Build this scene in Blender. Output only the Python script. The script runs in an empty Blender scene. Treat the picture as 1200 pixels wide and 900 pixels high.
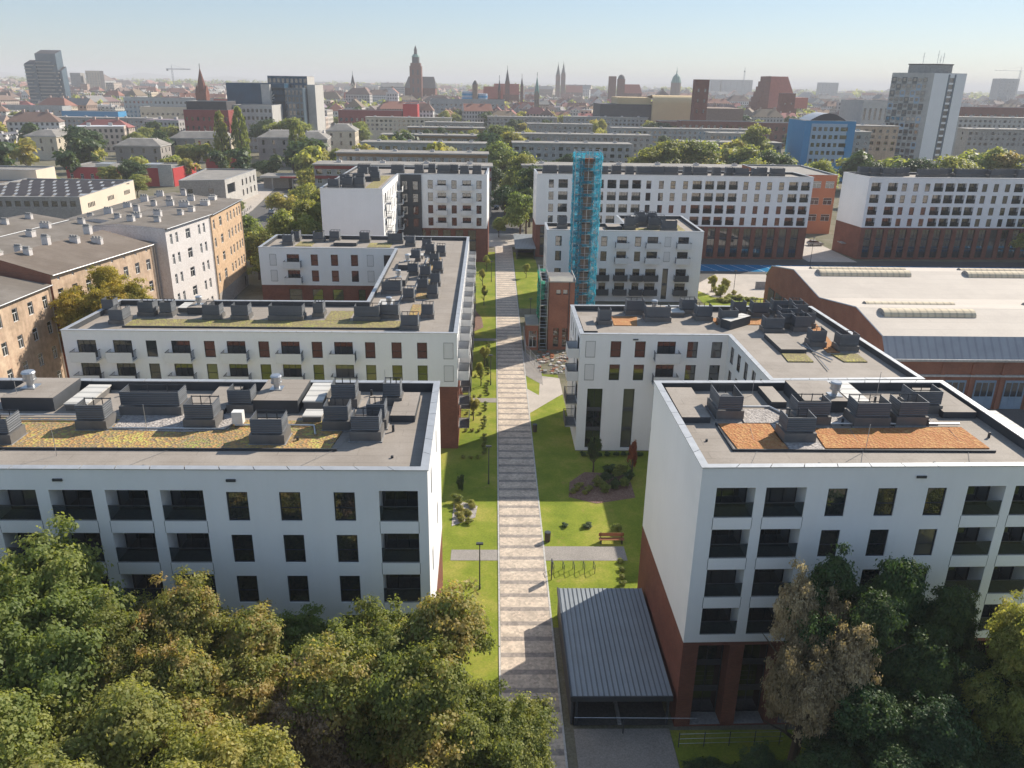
import bpy, math, random
import numpy as np
from mathutils import Vector, Matrix
R = math.radians
SC = bpy.context.scene
COL = SC.collection
rng = random.Random(7)

# ------------------------------------------------------------------ materials
def new_mat(name):
    m = bpy.data.materials.new(name); m.use_nodes = True
    nt = m.node_tree; nt.nodes.clear()
    out = nt.nodes.new('ShaderNodeOutputMaterial')
    p = nt.nodes.new('ShaderNodeBsdfPrincipled')
    nt.links.new(p.outputs[0], out.inputs[0])
    return m, nt, p, out
def nd(nt, t, **kw):
    n = nt.nodes.new(t)
    for k, v in kw.items():
        if k in n.inputs: n.inputs[k].default_value = v
        else: setattr(n, k, v)
    return n
def c4(c): return (c[0], c[1], c[2], 1)
def ramp(nt, fac, stops):
    r = nt.nodes.new('ShaderNodeValToRGB'); e = r.color_ramp.elements
    while len(e) < len(stops): e.new(0.5)
    for k, (p, c) in enumerate(stops): e[k].position = p; e[k].color = c4(c)
    nt.links.new(fac, r.inputs[0]); return r.outputs[0]
def mix(nt, fac, a, b, mode='MIX'):
    m = nt.nodes.new('ShaderNodeMix'); m.data_type = 'RGBA'; m.blend_type = mode
    for s, v in ((0, fac), (6, a), (7, b)):
        if isinstance(v, (int, float)): m.inputs[s].default_value = v
        elif isinstance(v, tuple): m.inputs[s].default_value = c4(v)
        else: nt.links.new(v, m.inputs[s])
    return m.outputs[2]
def coords(nt): return nt.nodes.new('ShaderNodeTexCoord').outputs['Object']
def noise(nt, co, scale, detail=4, rough=.6):
    n = nd(nt, 'ShaderNodeTexNoise', Scale=scale, Detail=detail, Roughness=rough)
    nt.links.new(co, n.inputs['Vector']); return n.outputs[0]
def M_(name, c, c2=None, s=.6, rough=.85, metal=0., spec=.3, fine=None, fa=.5, streak=0.):
    """plain material: colour c drifting to c2 with a noise of scale s, plus a fine grain"""
    m, nt, p, out = new_mat(name)
    p.inputs['Roughness'].default_value = rough; p.inputs['Metallic'].default_value = metal
    p.inputs['Specular IOR Level'].default_value = spec
    if c2 is None: c2 = tuple(v * .86 for v in c)
    co = coords(nt)
    col = ramp(nt, noise(nt, co, s), [(.3, c), (.7, c2)])
    if fine:
        f = noise(nt, co, fine, 2)
        col = mix(nt, fa, col, ramp(nt, f, [(.25, (.25, .25, .25)), (.75, (.75, .75, .75))]), 'OVERLAY')
    if streak:
        mp = nt.nodes.new('ShaderNodeMapping'); mp.inputs['Scale'].default_value = (1.6, 1.6, .07); nt.links.new(co, mp.inputs['Vector'])
        col = mix(nt, streak, col, ramp(nt, noise(nt, mp.outputs[0], 1., 5, .7), [(.3, (.3, .29, .28)), (.62, (.55, .55, .55))]), 'OVERLAY')
    nt.links.new(col, p.inputs['Base Color'])
    return m
def wallvec(nt, co):
    """(x+y, z) so that one 2-D pattern lies upright on every wall"""
    s = nt.nodes.new('ShaderNodeSeparateXYZ'); nt.links.new(co, s.inputs[0])
    a = nd(nt, 'ShaderNodeMath', operation='ADD'); nt.links.new(s.outputs[0], a.inputs[0]); nt.links.new(s.outputs[1], a.inputs[1])
    c = nt.nodes.new('ShaderNodeCombineXYZ'); nt.links.new(a.outputs[0], c.inputs[0]); nt.links.new(s.outputs[2], c.inputs[1])
    return c.outputs[0], s
def M_brick(name, a, b, mortar, bw=.27, bh=.085, ms=.012):
    m, nt, p, out = new_mat(name); co = coords(nt); v, _ = wallvec(nt, co)
    t = nd(nt, 'ShaderNodeTexBrick', Color1=c4(a), Color2=c4(b), Mortar=c4(mortar))
    t.inputs['Scale'].default_value = 1; t.inputs['Mortar Size'].default_value = ms
    t.inputs['Brick Width'].default_value = bw; t.inputs['Row Height'].default_value = bh
    nt.links.new(v, t.inputs['Vector'])
    col = mix(nt, .45, t.outputs[0], ramp(nt, noise(nt, co, .35, 5), [(.3, (.3, .3, .3)), (.7, (.68, .66, .64))]), 'OVERLAY')
    nt.links.new(col, p.inputs['Base Color']); p.inputs['Roughness'].default_value = .9
    p.inputs['Specular IOR Level'].default_value = .2
    return m
def M_roof(name, a, b, seam, tw=5., th=1.):
    """bitumen or membrane sheets with seams, stains"""
    m, nt, p, out = new_mat(name); co = coords(nt)
    t = nd(nt, 'ShaderNodeTexBrick', Color1=c4(a), Color2=c4(tuple(x * .93 for x in a)), Mortar=c4(seam))
    t.inputs['Scale'].default_value = 1; t.inputs['Mortar Size'].default_value = .03
    t.inputs['Brick Width'].default_value = tw; t.inputs['Row Height'].default_value = th
    nt.links.new(co, t.inputs['Vector'])
    col = mix(nt, ramp(nt, noise(nt, co, .22, 6, .65), [(.42, (0, 0, 0)), (.7, (1, 1, 1))]), t.outputs[0], b)
    col = mix(nt, .35, col, ramp(nt, noise(nt, co, 9, 3), [(.3, (.35, .35, .35)), (.7, (.65, .65, .65))]), 'OVERLAY')
    nt.links.new(col, p.inputs['Base Color']); p.inputs['Roughness'].default_value = .82
    return m
def M_glass(name, base, rough=.03):
    m, nt, p, out = new_mat(name)
    oi = nt.nodes.new('ShaderNodeObjectInfo')
    col = ramp(nt, oi.outputs['Random'], [(0, base), (.6, tuple(v * 1.5 for v in base)), (.8, (.03, .03, .03)), (.9, (.10, .095, .09)), (1., (.02, .025, .03))])
    nt.links.new(col, p.inputs['Base Color'])
    p.inputs['Roughness'].default_value = rough; p.inputs['IOR'].default_value = 2.1
    p.inputs['Specular IOR Level'].default_value = .62
    return m
def M_ribbed(name, c, c2, pitch, axis=0, rough=.45, metal=.3):
    m, nt, p, out = new_mat(name); co = coords(nt)
    s = nt.nodes.new('ShaderNodeSeparateXYZ'); nt.links.new(co, s.inputs[0])
    d = nd(nt, 'ShaderNodeMath', operation='DIVIDE'); nt.links.new(s.outputs[axis], d.inputs[0]); d.inputs[1].default_value = pitch
    f = nd(nt, 'ShaderNodeMath', operation='FRACT'); nt.links.new(d.outputs[0], f.inputs[0])
    col = ramp(nt, f.outputs[0], [(0, c2), (.25, c2), (.3, c), (.95, c)])
    col = mix(nt, .3, col, ramp(nt, noise(nt, co, .5), [(.3, (.35, .35, .35)), (.7, (.65, .65, .65))]), 'OVERLAY')
    nt.links.new(col, p.inputs['Base Color']); p.inputs['Roughness'].default_value = rough; p.inputs['Metallic'].default_value = metal
    return m
def M_leaf(name, c1, c2, c3, trans=.48):
    m, nt, p, out = new_mat(name); nt.nodes.remove(p)
    at = nt.nodes.new('ShaderNodeAttribute'); at.attribute_name = 'tint'
    oi = nt.nodes.new('ShaderNodeObjectInfo')
    col = ramp(nt, at.outputs['Fac'], [(.08, c1), (.5, c2), (.92, c3)])
    hs = nt.nodes.new('ShaderNodeHueSaturation'); nt.links.new(col, hs.inputs['Color'])
    mr = nd(nt, 'ShaderNodeMapRange'); nt.links.new(oi.outputs['Random'], mr.inputs[0]); mr.inputs[3].default_value = .478; mr.inputs[4].default_value = .512
    nt.links.new(mr.outputs[0], hs.inputs['Hue'])
    d = nt.nodes.new('ShaderNodeBsdfPrincipled'); d.inputs['Roughness'].default_value = .55; d.inputs['Specular IOR Level'].default_value = .35
    t = nt.nodes.new('ShaderNodeBsdfTranslucent'); mx = nt.nodes.new('ShaderNodeMixShader'); mx.inputs[0].default_value = trans
    nt.links.new(hs.outputs[0], d.inputs['Base Color'])
    tc = mix(nt, 1., hs.outputs[0], (1.9, 1.85, 1.0), 'MULTIPLY'); nt.links.new(tc, t.inputs[0])
    nt.links.new(d.outputs[0], mx.inputs[1]); nt.links.new(t.outputs[0], mx.inputs[2]); nt.links.new(mx.outputs[0], out.inputs[0])
    return m
def M_city(name, windows):
    """surface colour from the mesh's own 'col' attribute, with rows of small dark windows for far walls"""
    m, nt, p, out = new_mat(name); p.inputs['Roughness'].default_value = .85
    at = nt.nodes.new('ShaderNodeAttribute'); at.attribute_name = 'col'; col = at.outputs['Color']
    co = coords(nt)
    if windows:
        v, _ = wallvec(nt, co)
        t = nd(nt, 'ShaderNodeTexBrick', Color1=(.05, .06, .07, 1), Color2=(.16, .17, .18, 1), Mortar=(1, 1, 1, 1), offset=0.)
        t.inputs['Scale'].default_value = 1; t.inputs['Mortar Size'].default_value = .75; t.inputs['Mortar Smooth'].default_value = 0
        t.inputs['Brick Width'].default_value = 2.8; t.inputs['Row Height'].default_value = 3.2
        nt.links.new(v, t.inputs['Vector'])
        col = mix(nt, 1., col, t.outputs[0], 'MULTIPLY')
    nt.links.new(mix(nt, .3, col, ramp(nt, noise(nt, co, .3), [(.3, (.35, .35, .35)), (.7, (.65, .65, .65))]), 'OVERLAY'), p.inputs['Base Color'])
    return m
def M_grass(name, a, b, c):
    m, nt, p, out = new_mat(name); co = coords(nt)
    col = ramp(nt, noise(nt, co, .22, 6, .65), [(.3, a), (.5, b), (.72, c)])
    col = mix(nt, .65, col, ramp(nt, noise(nt, co, 5, 4, .85), [(.25, (.2, .22, .2)), (.75, (.8, .78, .78))]), 'OVERLAY')
    col = mix(nt, ramp(nt, noise(nt, co, .55, 5, .7), [(.58, (0, 0, 0)), (.74, (.75, .75, .75))]), col, tuple(v * k for v, k in zip(c, (.95, .8, 1.2))))
    nt.links.new(col, p.inputs['Base Color']); p.inputs['Roughness'].default_value = .95; p.inputs['Specular IOR Level'].default_value = .1
    return m
def M_patch(name, stops, s, fine):
    m, nt, p, out = new_mat(name); co = coords(nt)
    n1 = noise(nt, co, s, 5, .7); v = nd(nt, 'ShaderNodeTexVoronoi', Scale=fine); nt.links.new(co, v.inputs['Vector'])
    sp = nt.nodes.new('ShaderNodeSeparateColor'); nt.links.new(v.outputs['Color'], sp.inputs[0])
    a = nd(nt, 'ShaderNodeMath', operation='MULTIPLY_ADD'); nt.links.new(sp.outputs[0], a.inputs[0]); a.inputs[1].default_value = .34
    nt.links.new(n1, a.inputs[2])
    col = ramp(nt, a.outputs[0], stops)
    nt.links.new(col, p.inputs['Base Color']); p.inputs['Roughness'].default_value = .95
    b = nd(nt, 'ShaderNodeBump', Strength=.8, Distance=.08); nt.links.new(v.outputs['Distance'], b.inputs['Height']); nt.links.new(b.outputs[0], p.inputs['Normal'])
    return m
def M_path(name):
    """pale granite setts with darker cross bands laid across the promenade every two metres"""
    m, nt, p, out = new_mat(name); co = coords(nt)
    s = nt.nodes.new('ShaderNodeSeparateXYZ'); nt.links.new(co, s.inputs[0])
    d = nd(nt, 'ShaderNodeMath', operation='DIVIDE'); nt.links.new(s.outputs[1], d.inputs[0]); d.inputs[1].default_value = 1.9
    f = nd(nt, 'ShaderNodeMath', operation='FRACT'); nt.links.new(d.outputs[0], f.inputs[0])
    band = ramp(nt, f.outputs[0], [(0, (.26, .23, .205)), (.26, (.26, .23, .205)), (.30, (.47, .40, .325)), (1, (.49, .415, .34))])
    v = nd(nt, 'ShaderNodeTexVoronoi', Scale=4.6); nt.links.new(co, v.inputs['Vector'])
    sp = nt.nodes.new('ShaderNodeSeparateColor'); nt.links.new(v.outputs['Color'], sp.inputs[0])
    col = mix(nt, .5, band, ramp(nt, sp.outputs[0], [(0, (.3, .3, .3)), (1, (.72, .7, .68))]), 'OVERLAY')
    col = mix(nt, .55, col, ramp(nt, noise(nt, co, .45, 6, .7), [(.3, (.3, .3, .3)), (.7, (.68, .67, .65))]), 'OVERLAY')
    nt.links.new(col, p.inputs['Base Color']); p.inputs['Roughness'].default_value = .8
    return m
def M_net(name, c, alpha):
    m, nt, p, out = new_mat(name); p.inputs['Roughness'].default_value = .7
    co = coords(nt); v, _ = wallvec(nt, co)
    n = noise(nt, v, 1.2, 5, .75)
    nt.links.new(ramp(nt, n, [(.3, c), (.7, tuple(x * .6 for x in c))]), p.inputs['Base Color'])
    t = nt.nodes.new('ShaderNodeBsdfTransparent'); tl = nt.nodes.new('ShaderNodeBsdfTranslucent'); tl.inputs[0].default_value = c4(c)
    a = nt.nodes.new('ShaderNodeMixShader'); a.inputs[0].default_value = .5
    nt.links.new(p.outputs[0], a.inputs[1]); nt.links.new(tl.outputs[0], a.inputs[2])
    b = nt.nodes.new('ShaderNodeMixShader')
    nt.links.new(ramp(nt, n, [(.38, (alpha * .45,) * 3), (.6, (min(1, alpha + .42),) * 3)]), b.inputs[0])
    nt.links.new(t.outputs[0], b.inputs[1]); nt.links.new(a.outputs[0], b.inputs[2]); nt.links.new(b.outputs[0], out.inputs[0])
    return m

MT = dict(
 white=M_('white render', (.82, .81, .80), (.77, .765, .755), .25, .9, spec=.2, fine=5, fa=.08, streak=.22),
 white2=M_('white parapet panel', (.70, .69, .68), (.64, .63, .62), .5, .7),
 coping=M_('light metal coping', (.50, .51, .52), (.42, .43, .44), 1.5, .45, .5),
 dark=M_('anthracite metal', (.055, .06, .068), (.04, .045, .05), 1, .5),
 darkpanel=M_('anthracite cladding', (.075, .08, .09), (.05, .055, .06), .5, .6),
 grey=M_('grey concrete', (.32, .31, .30), (.24, .235, .23), .7, .9, fine=5),
 greylt=M_('pale concrete', (.50, .48, .45), (.40, .39, .37), .4, .9, fine=4),
 frame=M_('window frame', (.035, .038, .042), None, 1, .5),
 wframe=M_('white window frame', (.7, .7, .68), None, 1, .5),
 glass=M_glass('window glass', (.012, .016, .02)),
 brick=M_brick('red clinker brick', (.235, .080, .052), (.18, .060, .042), (.16, .10, .08)),
 oldbrick=M_brick('old orange brick', (.33, .12, .07), (.26, .09, .055), (.24, .17, .13)),
 roof=M_roof('bitumen roof', (.27, .235, .20), (.34, .30, .26), (.19, .165, .14)),
 sedum_o=M_patch('orange sedum', [(.3, (.36, .30, .07)), (.44, (.40, .20, .065)), (.66, (.38, .155, .06)), (.9, (.46, .26, .10))], .35, 6),
 sedum_m=M_patch('mixed sedum', [(.34, (.36, .36, .08)), (.47, (.25, .25, .08)), (.56, (.24, .17, .11)), (.66, (.30, .22, .10)), (.76, (.42, .22, .09)), (.92, (.42, .39, .10))], .3, 6),
 sedum_g=M_patch('green sedum', [(.3, (.24, .25, .06)), (.45, (.30, .30, .07)), (.6, (.20, .15, .09)), (.72, (.24, .2, .1)), (.95, (.42, .39, .09))], .3, 6),
 gravel=M_patch('roof gravel', [(.3, (.2, .18, .17)), (.6, (.33, .30, .28)), (.95, (.5, .46, .43))], 2., 7),
 sheet=M_('plinth sheet', (.20, .19, .18), (.14, .135, .13), .8, .6, .2),
 louvre=M_ribbed('louvre metal', (.13, .138, .15), (.055, .06, .066), .13, 2, .5, .3),
 poly=M_ribbed('opal skylight', (.55, .53, .49), (.36, .35, .33), 1.0, 1, .6, 0),
 steel=M_('galvanised steel', (.55, .56, .57), (.42, .43, .44), 2, .35, .8),
 acwhite=M_('white casing', (.75, .74, .71), None, 2, .5),
 canopy=M_ribbed('standing seam sheet', (.235, .26, .285), (.11, .125, .14), .36, 0, .5, 0),
 asphalt=M_('asphalt', (.07, .068, .066), (.10, .097, .093), .15, .9, fine=8),
 road=M_('street surface', (.13, .125, .12), (.10, .095, .09), .1, .9, fine=5),
 paver=M_('grey paver', (.30, .275, .25), (.24, .22, .20), .4, .9, fine=9),
 paverlt=M_('beige paver', (.46, .41, .36), (.38, .34, .30), .3, .9, fine=9),
 path=M_path('banded setts'),
 lawn=M_grass('mown lawn', (.12, .17, .02), (.20, .235, .032), (.34, .30, .075)),
 ground=M_grass('rough city ground', (.10, .105, .055), (.17, .155, .11), (.20, .19, .15)),
 far=M_grass('far land', (.09, .10, .07), (.13, .13, .11), (.17, .16, .15)),
 mulch=M_patch('bark mulch', [(.3, (.13, .07, .045)), (.7, (.2, .12, .09)), (.95, (.27, .19, .15))], 2, 9),
 bluepaint=M_('blue parking paint', (.006, .13, .28), (.012, .155, .31), .3, .95, spec=.05, fine=7, fa=.2),
 line=M_('white road paint', (.72, .72, .70), None, 2, .8),
 bark=M_('bark', (.11, .085, .06), (.06, .045, .035), 3, .95),
 plaster=M_('worn ochre plaster', (.60, .45, .33), (.44, .325, .23), .22, .95, fine=1.3, fa=.4, streak=.5),
 plaster2=M_('orange plaster', (.56, .39, .25), (.48, .34, .22), .2, .95, fine=2),
 plasterw=M_('pale tenement render', (.66, .62, .60), (.58, .55, .53), .2, .9, fine=4),
 plasterg=M_('grey tenement render', (.36, .33, .30), (.28, .26, .24), .2, .9, fine=3),
 cream=M_('cream plaster', (.62, .54, .42), (.54, .47, .37), .2, .9, fine=3),
 beige=M_('beige cladding', (.70, .60, .48), (.62, .53, .43), .1, .85),
 tar=M_roof('brown tar paper', (.15, .118, .092), (.20, .165, .135), (.10, .08, .065), 9., 1.),
 tard=M_roof('dark tar paper', (.15, .128, .105), (.21, .185, .16), (.10, .085, .07), 9., 1.),
 tarl=M_roof('grey tar paper', (.22, .205, .185), (.31, .285, .255), (.15, .14, .13), 9., 1.),
 hallroof=M_roof('pale hall membrane', (.51, .455, .395), (.44, .39, .34), (.36, .32, .28), 40., 2.2),
 hallgrey=M_ribbed('grey sheet strip', (.34, .345, .36), (.28, .285, .30), 1.1, 0, .7, 0),
 barrel=M_ribbed('yellowed barrel skylight', (.62, .52, .37), (.46, .39, .28), 1.05, 0, .85, 0),
 bluedoor=M_('blue garage door', (.25, .33, .41), (.20, .27, .35), .8, .7),
 blueclad=M_('blue cladding', (.045, .24, .46), (.055, .26, .49), .15, .7),
 bluelt=M_('pale blue cladding', (.36, .45, .55), (.32, .42, .52), .2, .7),
 redclad=M_('red cladding', (.48, .055, .055), (.40, .045, .05), .2, .6),
 redpl=M_('dark red plaster', (.28, .07, .065), (.22, .055, .05), .2, .9),
 orange=M_('orange plaster school', (.50, .19, .10), (.44, .16, .09), .2, .9),
 gold=M_('gold cladding', (.68, .52, .29), (.6, .45, .25), .1, .7),
 bluegl=M_('blue curtain glass', (.018, .085, .15), (.012, .055, .105), .12, .3, spec=.3),
 greygl=M_('grey curtain glass', (.10, .145, .185), (.06, .09, .12), .1, .2, spec=.7),
 verd=M_('verdigris copper', (.16, .30, .26), None, .5, .7),
 tile=M_('red roof tile', (.50, .16, .11), (.42, .13, .09), .4, .9),
 slate=M_('dark slate', (.075, .07, .075), (.055, .05, .055), .4, .7),
 panelgrey=M_('grey large panel', (.36, .345, .325), (.29, .28, .265), .12, .9, fine=1.2),
 panelblue=M_('pale grey panel', (.38, .385, .38), (.31, .315, .31), .15, .9, fine=1.2),
 panelochre=M_('brown panel band', (.30, .19, .10), (.24, .15, .085), .15, .9),
 towerpanel=M_('dark tower panel', (.16, .165, .165), None, .2, .8),
 netblue=M_net('turquoise scaffold net', (.015, .46, .66), .40),
 netgreen=M_net('green scaffold net', (.05, .42, .28), .62),
 core=M_('weathered chimney brick', (.28, .21, .165), (.20, .155, .125), .8, .95, fine=3),
 tin=M_('rusty tin roof', (.36, .34, .28), (.24, .24, .23), .5, .7, .2),
 carw=M_('white car paint', (.75, .75, .75), None, 1, .3), carb=M_('dark car paint', (.03, .035, .045), None, 1, .3),
 carg=M_('silver car paint', (.38, .39, .40), None, 1, .3, .3), carr=M_('red car paint', (.4, .03, .03), None, 1, .3),
 tyre=M_('tyre rubber', (.02, .02, .02)), wood=M_('bench wood', (.30, .12, .06), None, 2, .7),
 railglass=None, citywall=M_city('city walls', True), cityroof=M_city('city roofs', False),
 leaf_g=M_leaf('green leaves', (0.142, 0.183, 0.053), (0.212, 0.248, 0.073), (0.319, 0.330, 0.112)),
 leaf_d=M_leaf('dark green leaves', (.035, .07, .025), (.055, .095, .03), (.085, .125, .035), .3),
 leaf_y=M_leaf('yellowing leaves', (0.189, 0.218, 0.059), (0.289, 0.295, 0.080), (0.437, 0.401, 0.130)),
 leaf_o=M_leaf('ochre leaves', (.22, .20, .04), (.34, .27, .055), (.44, .32, .075)),
 leaf_b=M_leaf('browning leaves', (.20, .155, .09), (.33, .25, .155), (.46, .37, .25), .3),
 leaf_m=M_leaf('green leaves turning', (0.153, 0.189, 0.053), (0.230, 0.248, 0.071), (0.407, 0.325, 0.130)),
 leaf_r=M_leaf('rust leaves', (.2, .08, .04), (.28, .11, .045), (.36, .16, .07)),
)
def railglass():
    m, nt, p, out = new_mat('smoked railing glass'); p.inputs['Base Color'].default_value = (.03, .04, .045, 1); p.inputs['Roughness'].default_value = .05
    t = nt.nodes.new('ShaderNodeBsdfTransparent'); t.inputs[0].default_value = (.62, .68, .7, 1); b = nt.nodes.new('ShaderNodeMixShader'); b.inputs[0].default_value = .28
    nt.links.new(t.outputs[0], b.inputs[1]); nt.links.new(p.outputs[0], b.inputs[2]); nt.links.new(b.outputs[0], out.inputs[0]); return m
MT['railglass'] = railglass()

# ------------------------------------------------------------------ mesh builder
class MB:
    def __init__(s): s.v = []; s.f = []; s.m = []; s.mats = []
    def slot(s, m):
        if m not in s.mats: s.mats.append(m)
        return s.mats.index(m)
    def face(s, pts, m):
        n = len(s.v); s.v.extend(tuple(p) for p in pts); s.f.append(tuple(range(n, n + len(pts)))); s.m.append(s.slot(m))
    def box(s, x0, y0, z0, x1, y1, z1, m, top=None, bottom=True):
        s.prism([(x0, y0), (x1, y0), (x1, y1), (x0, y1)], z0, z1, m, top, bottom)
    def prism(s, poly, z0, z1, m, top=None, bottom=True):
        n = len(poly)
        for i in range(n):
            a, b = poly[i], poly[(i + 1) % n]
            s.face([(a[0], a[1], z0), (b[0], b[1], z0), (b[0], b[1], z1), (a[0], a[1], z1)], m)
        s.face([(p[0], p[1], z1) for p in poly], top or m)
        if bottom: s.face([(p[0], p[1], z0) for p in reversed(poly)], m)
    def cyl(s, c, z0, z1, r0, r1, m, n=10, cap=True):
        A = [(c[0] + r0 * math.cos(2 * math.pi * k / n), c[1] + r0 * math.sin(2 * math.pi * k / n), z0) for k in range(n)]
        B = [(c[0] + r1 * math.cos(2 * math.pi * k / n), c[1] + r1 * math.sin(2 * math.pi * k / n), z1) for k in range(n)]
        for k in range(n):
            j = (k + 1) % n
            if r1 < 1e-4: s.face([A[k], A[j], B[k]], m)
            else: s.face([A[k], A[j], B[j], B[k]], m)
        if cap and r1 > 1e-4: s.face(B, m)
    def bar(s, p, q, r, m, n=4, r1=None):
        p, q = Vector(p), Vector(q); d = (q - p)
        if d.length < 1e-6: return
        d.normalize(); u = d.orthogonal().normalized(); w = d.cross(u); r1 = r if r1 is None else r1
        A = [p + (u * math.cos(2 * math.pi * (k + .5) / n) + w * math.sin(2 * math.pi * (k + .5) / n)) * r for k in range(n)]
        B = [q + (u * math.cos(2 * math.pi * (k + .5) / n) + w * math.sin(2 * math.pi * (k + .5) / n)) * r1 for k in range(n)]
        for k in range(n): s.face([A[k], A[(k + 1) % n], B[(k + 1) % n], B[k]], m)
        s.face(list(reversed(A)), m); s.face(B, m)
    def mesh(s, name, off=(0, 0, 0)):
        me = bpy.data.meshes.new(name)
        me.from_pydata([(a - off[0], b - off[1], c - off[2]) for a, b, c in s.v], [], s.f)
        for m in s.mats: me.materials.append(MT[m])
        me.polygons.foreach_set('material_index', s.m); me.update()
        return me
    def build(s, name, parent=None, off=(0, 0, 0)):
        return link(name, s.mesh(name, off), parent)
def link(name, data, parent=None, loc=None, rz=0., sc=None):
    o = bpy.data.objects.new(name, data); COL.objects.link(o)
    if parent: o.parent = parent
    if loc is not None: o.location = loc
    if rz: o.rotation_euler.z = rz
    if sc is not None: o.scale = sc
    return o
def tag(o, label, cat, group=None, kind=None):
    o['label'] = label; o['category'] = cat
    if group: o['group'] = group
    if kind: o['kind'] = kind
    return o
def thing(name, label, cat, loc=(0, 0, 0), rz=0., group=None):
    return tag(link(name, None, None, loc, rz), label, cat, group)
def struct(name, mb):
    o = mb.build(name); o['kind'] = 'structure'; return o
def inset(poly, d):
    n = len(poly); out = []
    for i in range(n):
        p0, p1, p2 = Vector(poly[i - 1]), Vector(poly[i]), Vector(poly[(i + 1) % n])
        a = (p1 - p0).normalized(); b = (p2 - p1).normalized()
        na = Vector((-a.y, a.x)); nb = Vector((-b.y, b.x)); k = 1 + na.dot(nb)
        q = p1 + (na + nb) * (d / k) if k > .05 else p1 + na * d
        out.append((q.x, q.y))
    return out

# ------------------------------------------------------------------ buildings
_cache = {}
def win_mesh(w, h, style):
    """style: 'res' two lights with a transom, 'door' tall wide glazing, 'tall' shaft of glazing with spandrels, 'old' white cross frame"""
    k = ('w', round(w, 2), round(h, 2), style)
    if k in _cache: return _cache[k]
    fr = 'wframe' if style in ('old', 'oldw') else 'frame'; b = MB(); t = .06 if style != 'old' else .09; d = .07; hw = w / 2
    b.box(-hw, 0, 0, hw, d, t, fr); b.box(-hw, 0, h - t, hw, d, h, fr)
    b.box(-hw, 0, t, -hw + t, d, h - t, fr); b.box(hw - t, 0, t, hw, d, h - t, fr)
    def hb(z, tt=.05): b.box(-hw + t, .004, z - tt / 2, hw - t, d, z + tt / 2, fr)
    def vb(x, z0, z1, tt=.05): b.box(x - tt / 2, .006, z0, x + tt / 2, d, z1, fr)
    if style == 'res': hb(h * .44)
    elif style == 'door':
        n = max(2, round(w / .8))
        for i in range(1, n): vb(-hw + w * i / n, t, h - t)
    elif style in ('old', 'oldw'): hb(h * .66, .08); vb(0, t, h * .66 - .05, .08)
    elif style == 'tall':
        n = max(1, round(w / 1.1))
        for i in range(1, n): vb(-hw + w * i / n, t, h - t)
        nz = max(1, round(h / 2.6))
        for i in range(1, nz):
            z = h * i / nz; b.box(-hw + t, .003, z - .35, hw - t, d, z + .12, 'darkpanel')
    g = MB(); g.face([(-hw + t * .5, .045, t * .5), (hw - t * .5, .045, t * .5), (hw - t * .5, .045, h - t * .5), (-hw + t * .5, .045, h - t * .5)], 'glass')
    one = MB(); one.v = list(b.v); one.f = list(b.f); one.m = list(b.m); one.mats = list(b.mats)
    one.face(g.v, 'glass')
    _cache[k] = (b.mesh('window'), g.mesh('pane'), one.mesh('window'))
    return _cache[k]
def balcony_mesh(w, kind):
    k = ('b', round(w, 2), kind)
    if k in _cache: return _cache[k]
    b = MB(); hw = w / 2; D = 1.25; pm = 'darkpanel' if kind == 'dark' else 'white2'
    b.box(-hw, -D, -.16, hw, -.01, 0, 'grey' if kind == 'dark' else 'white2')
    b.box(-hw, -D - .05, -.18, hw, -D, 1.02, pm)
    for s in (-1, 1):
        x = s * (hw - .03)
        b.box(x - .02, -D, 1.0, x + .02, -.02, 1.05, 'dark'); b.box(x - .02, -D + .01, .06, x + .02, -.02, .1, 'dark')
        if kind == 'solid': b.box(x - .025, -D + .005, .0, x + .025, -.02, .99, 'white2')
        else:
         for i in range(9): b.bar((x, -D + .1 + i * .125, .1), (x, -D + .1 + i * .125, 1.0), .012, 'dark', 3)
    b.box(-hw, -D - .055, 1.02, hw, -D + .02, 1.06, 'dark')
    _cache[k] = b.mesh('balcony'); return _cache[k]
def rail_mesh(w):
    k = ('r', round(w, 2))
    if k in _cache: return _cache[k]
    b = MB(); hw = w / 2 - .01
    b.box(-hw, .05, .05, hw, .065, .95, 'railglass'); b.box(-hw, .03, .95, hw, .085, 1.0, 'dark')
    _cache[k] = b.mesh('railing'); return _cache[k]
def blind_mesh(w, h):
    k = ('p', w, h)
    if k in _cache: return _cache[k]
    b = MB(); hw = w / 2
    for a in ((-hw, 0, hw, .05), (-hw, h - .03, hw, h), (-hw, .05, -hw + .03, h - .03), (hw - .03, .05, hw, h - .03)):
        b.box(a[0], -.03, a[1], a[2], .02, a[3], 'dark')
    b.box(-hw + .03, -.012, .05, hw - .03, .02, h - .03, 'white2')
    _cache[k] = b.mesh('blind_panel'); return _cache[k]

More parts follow.
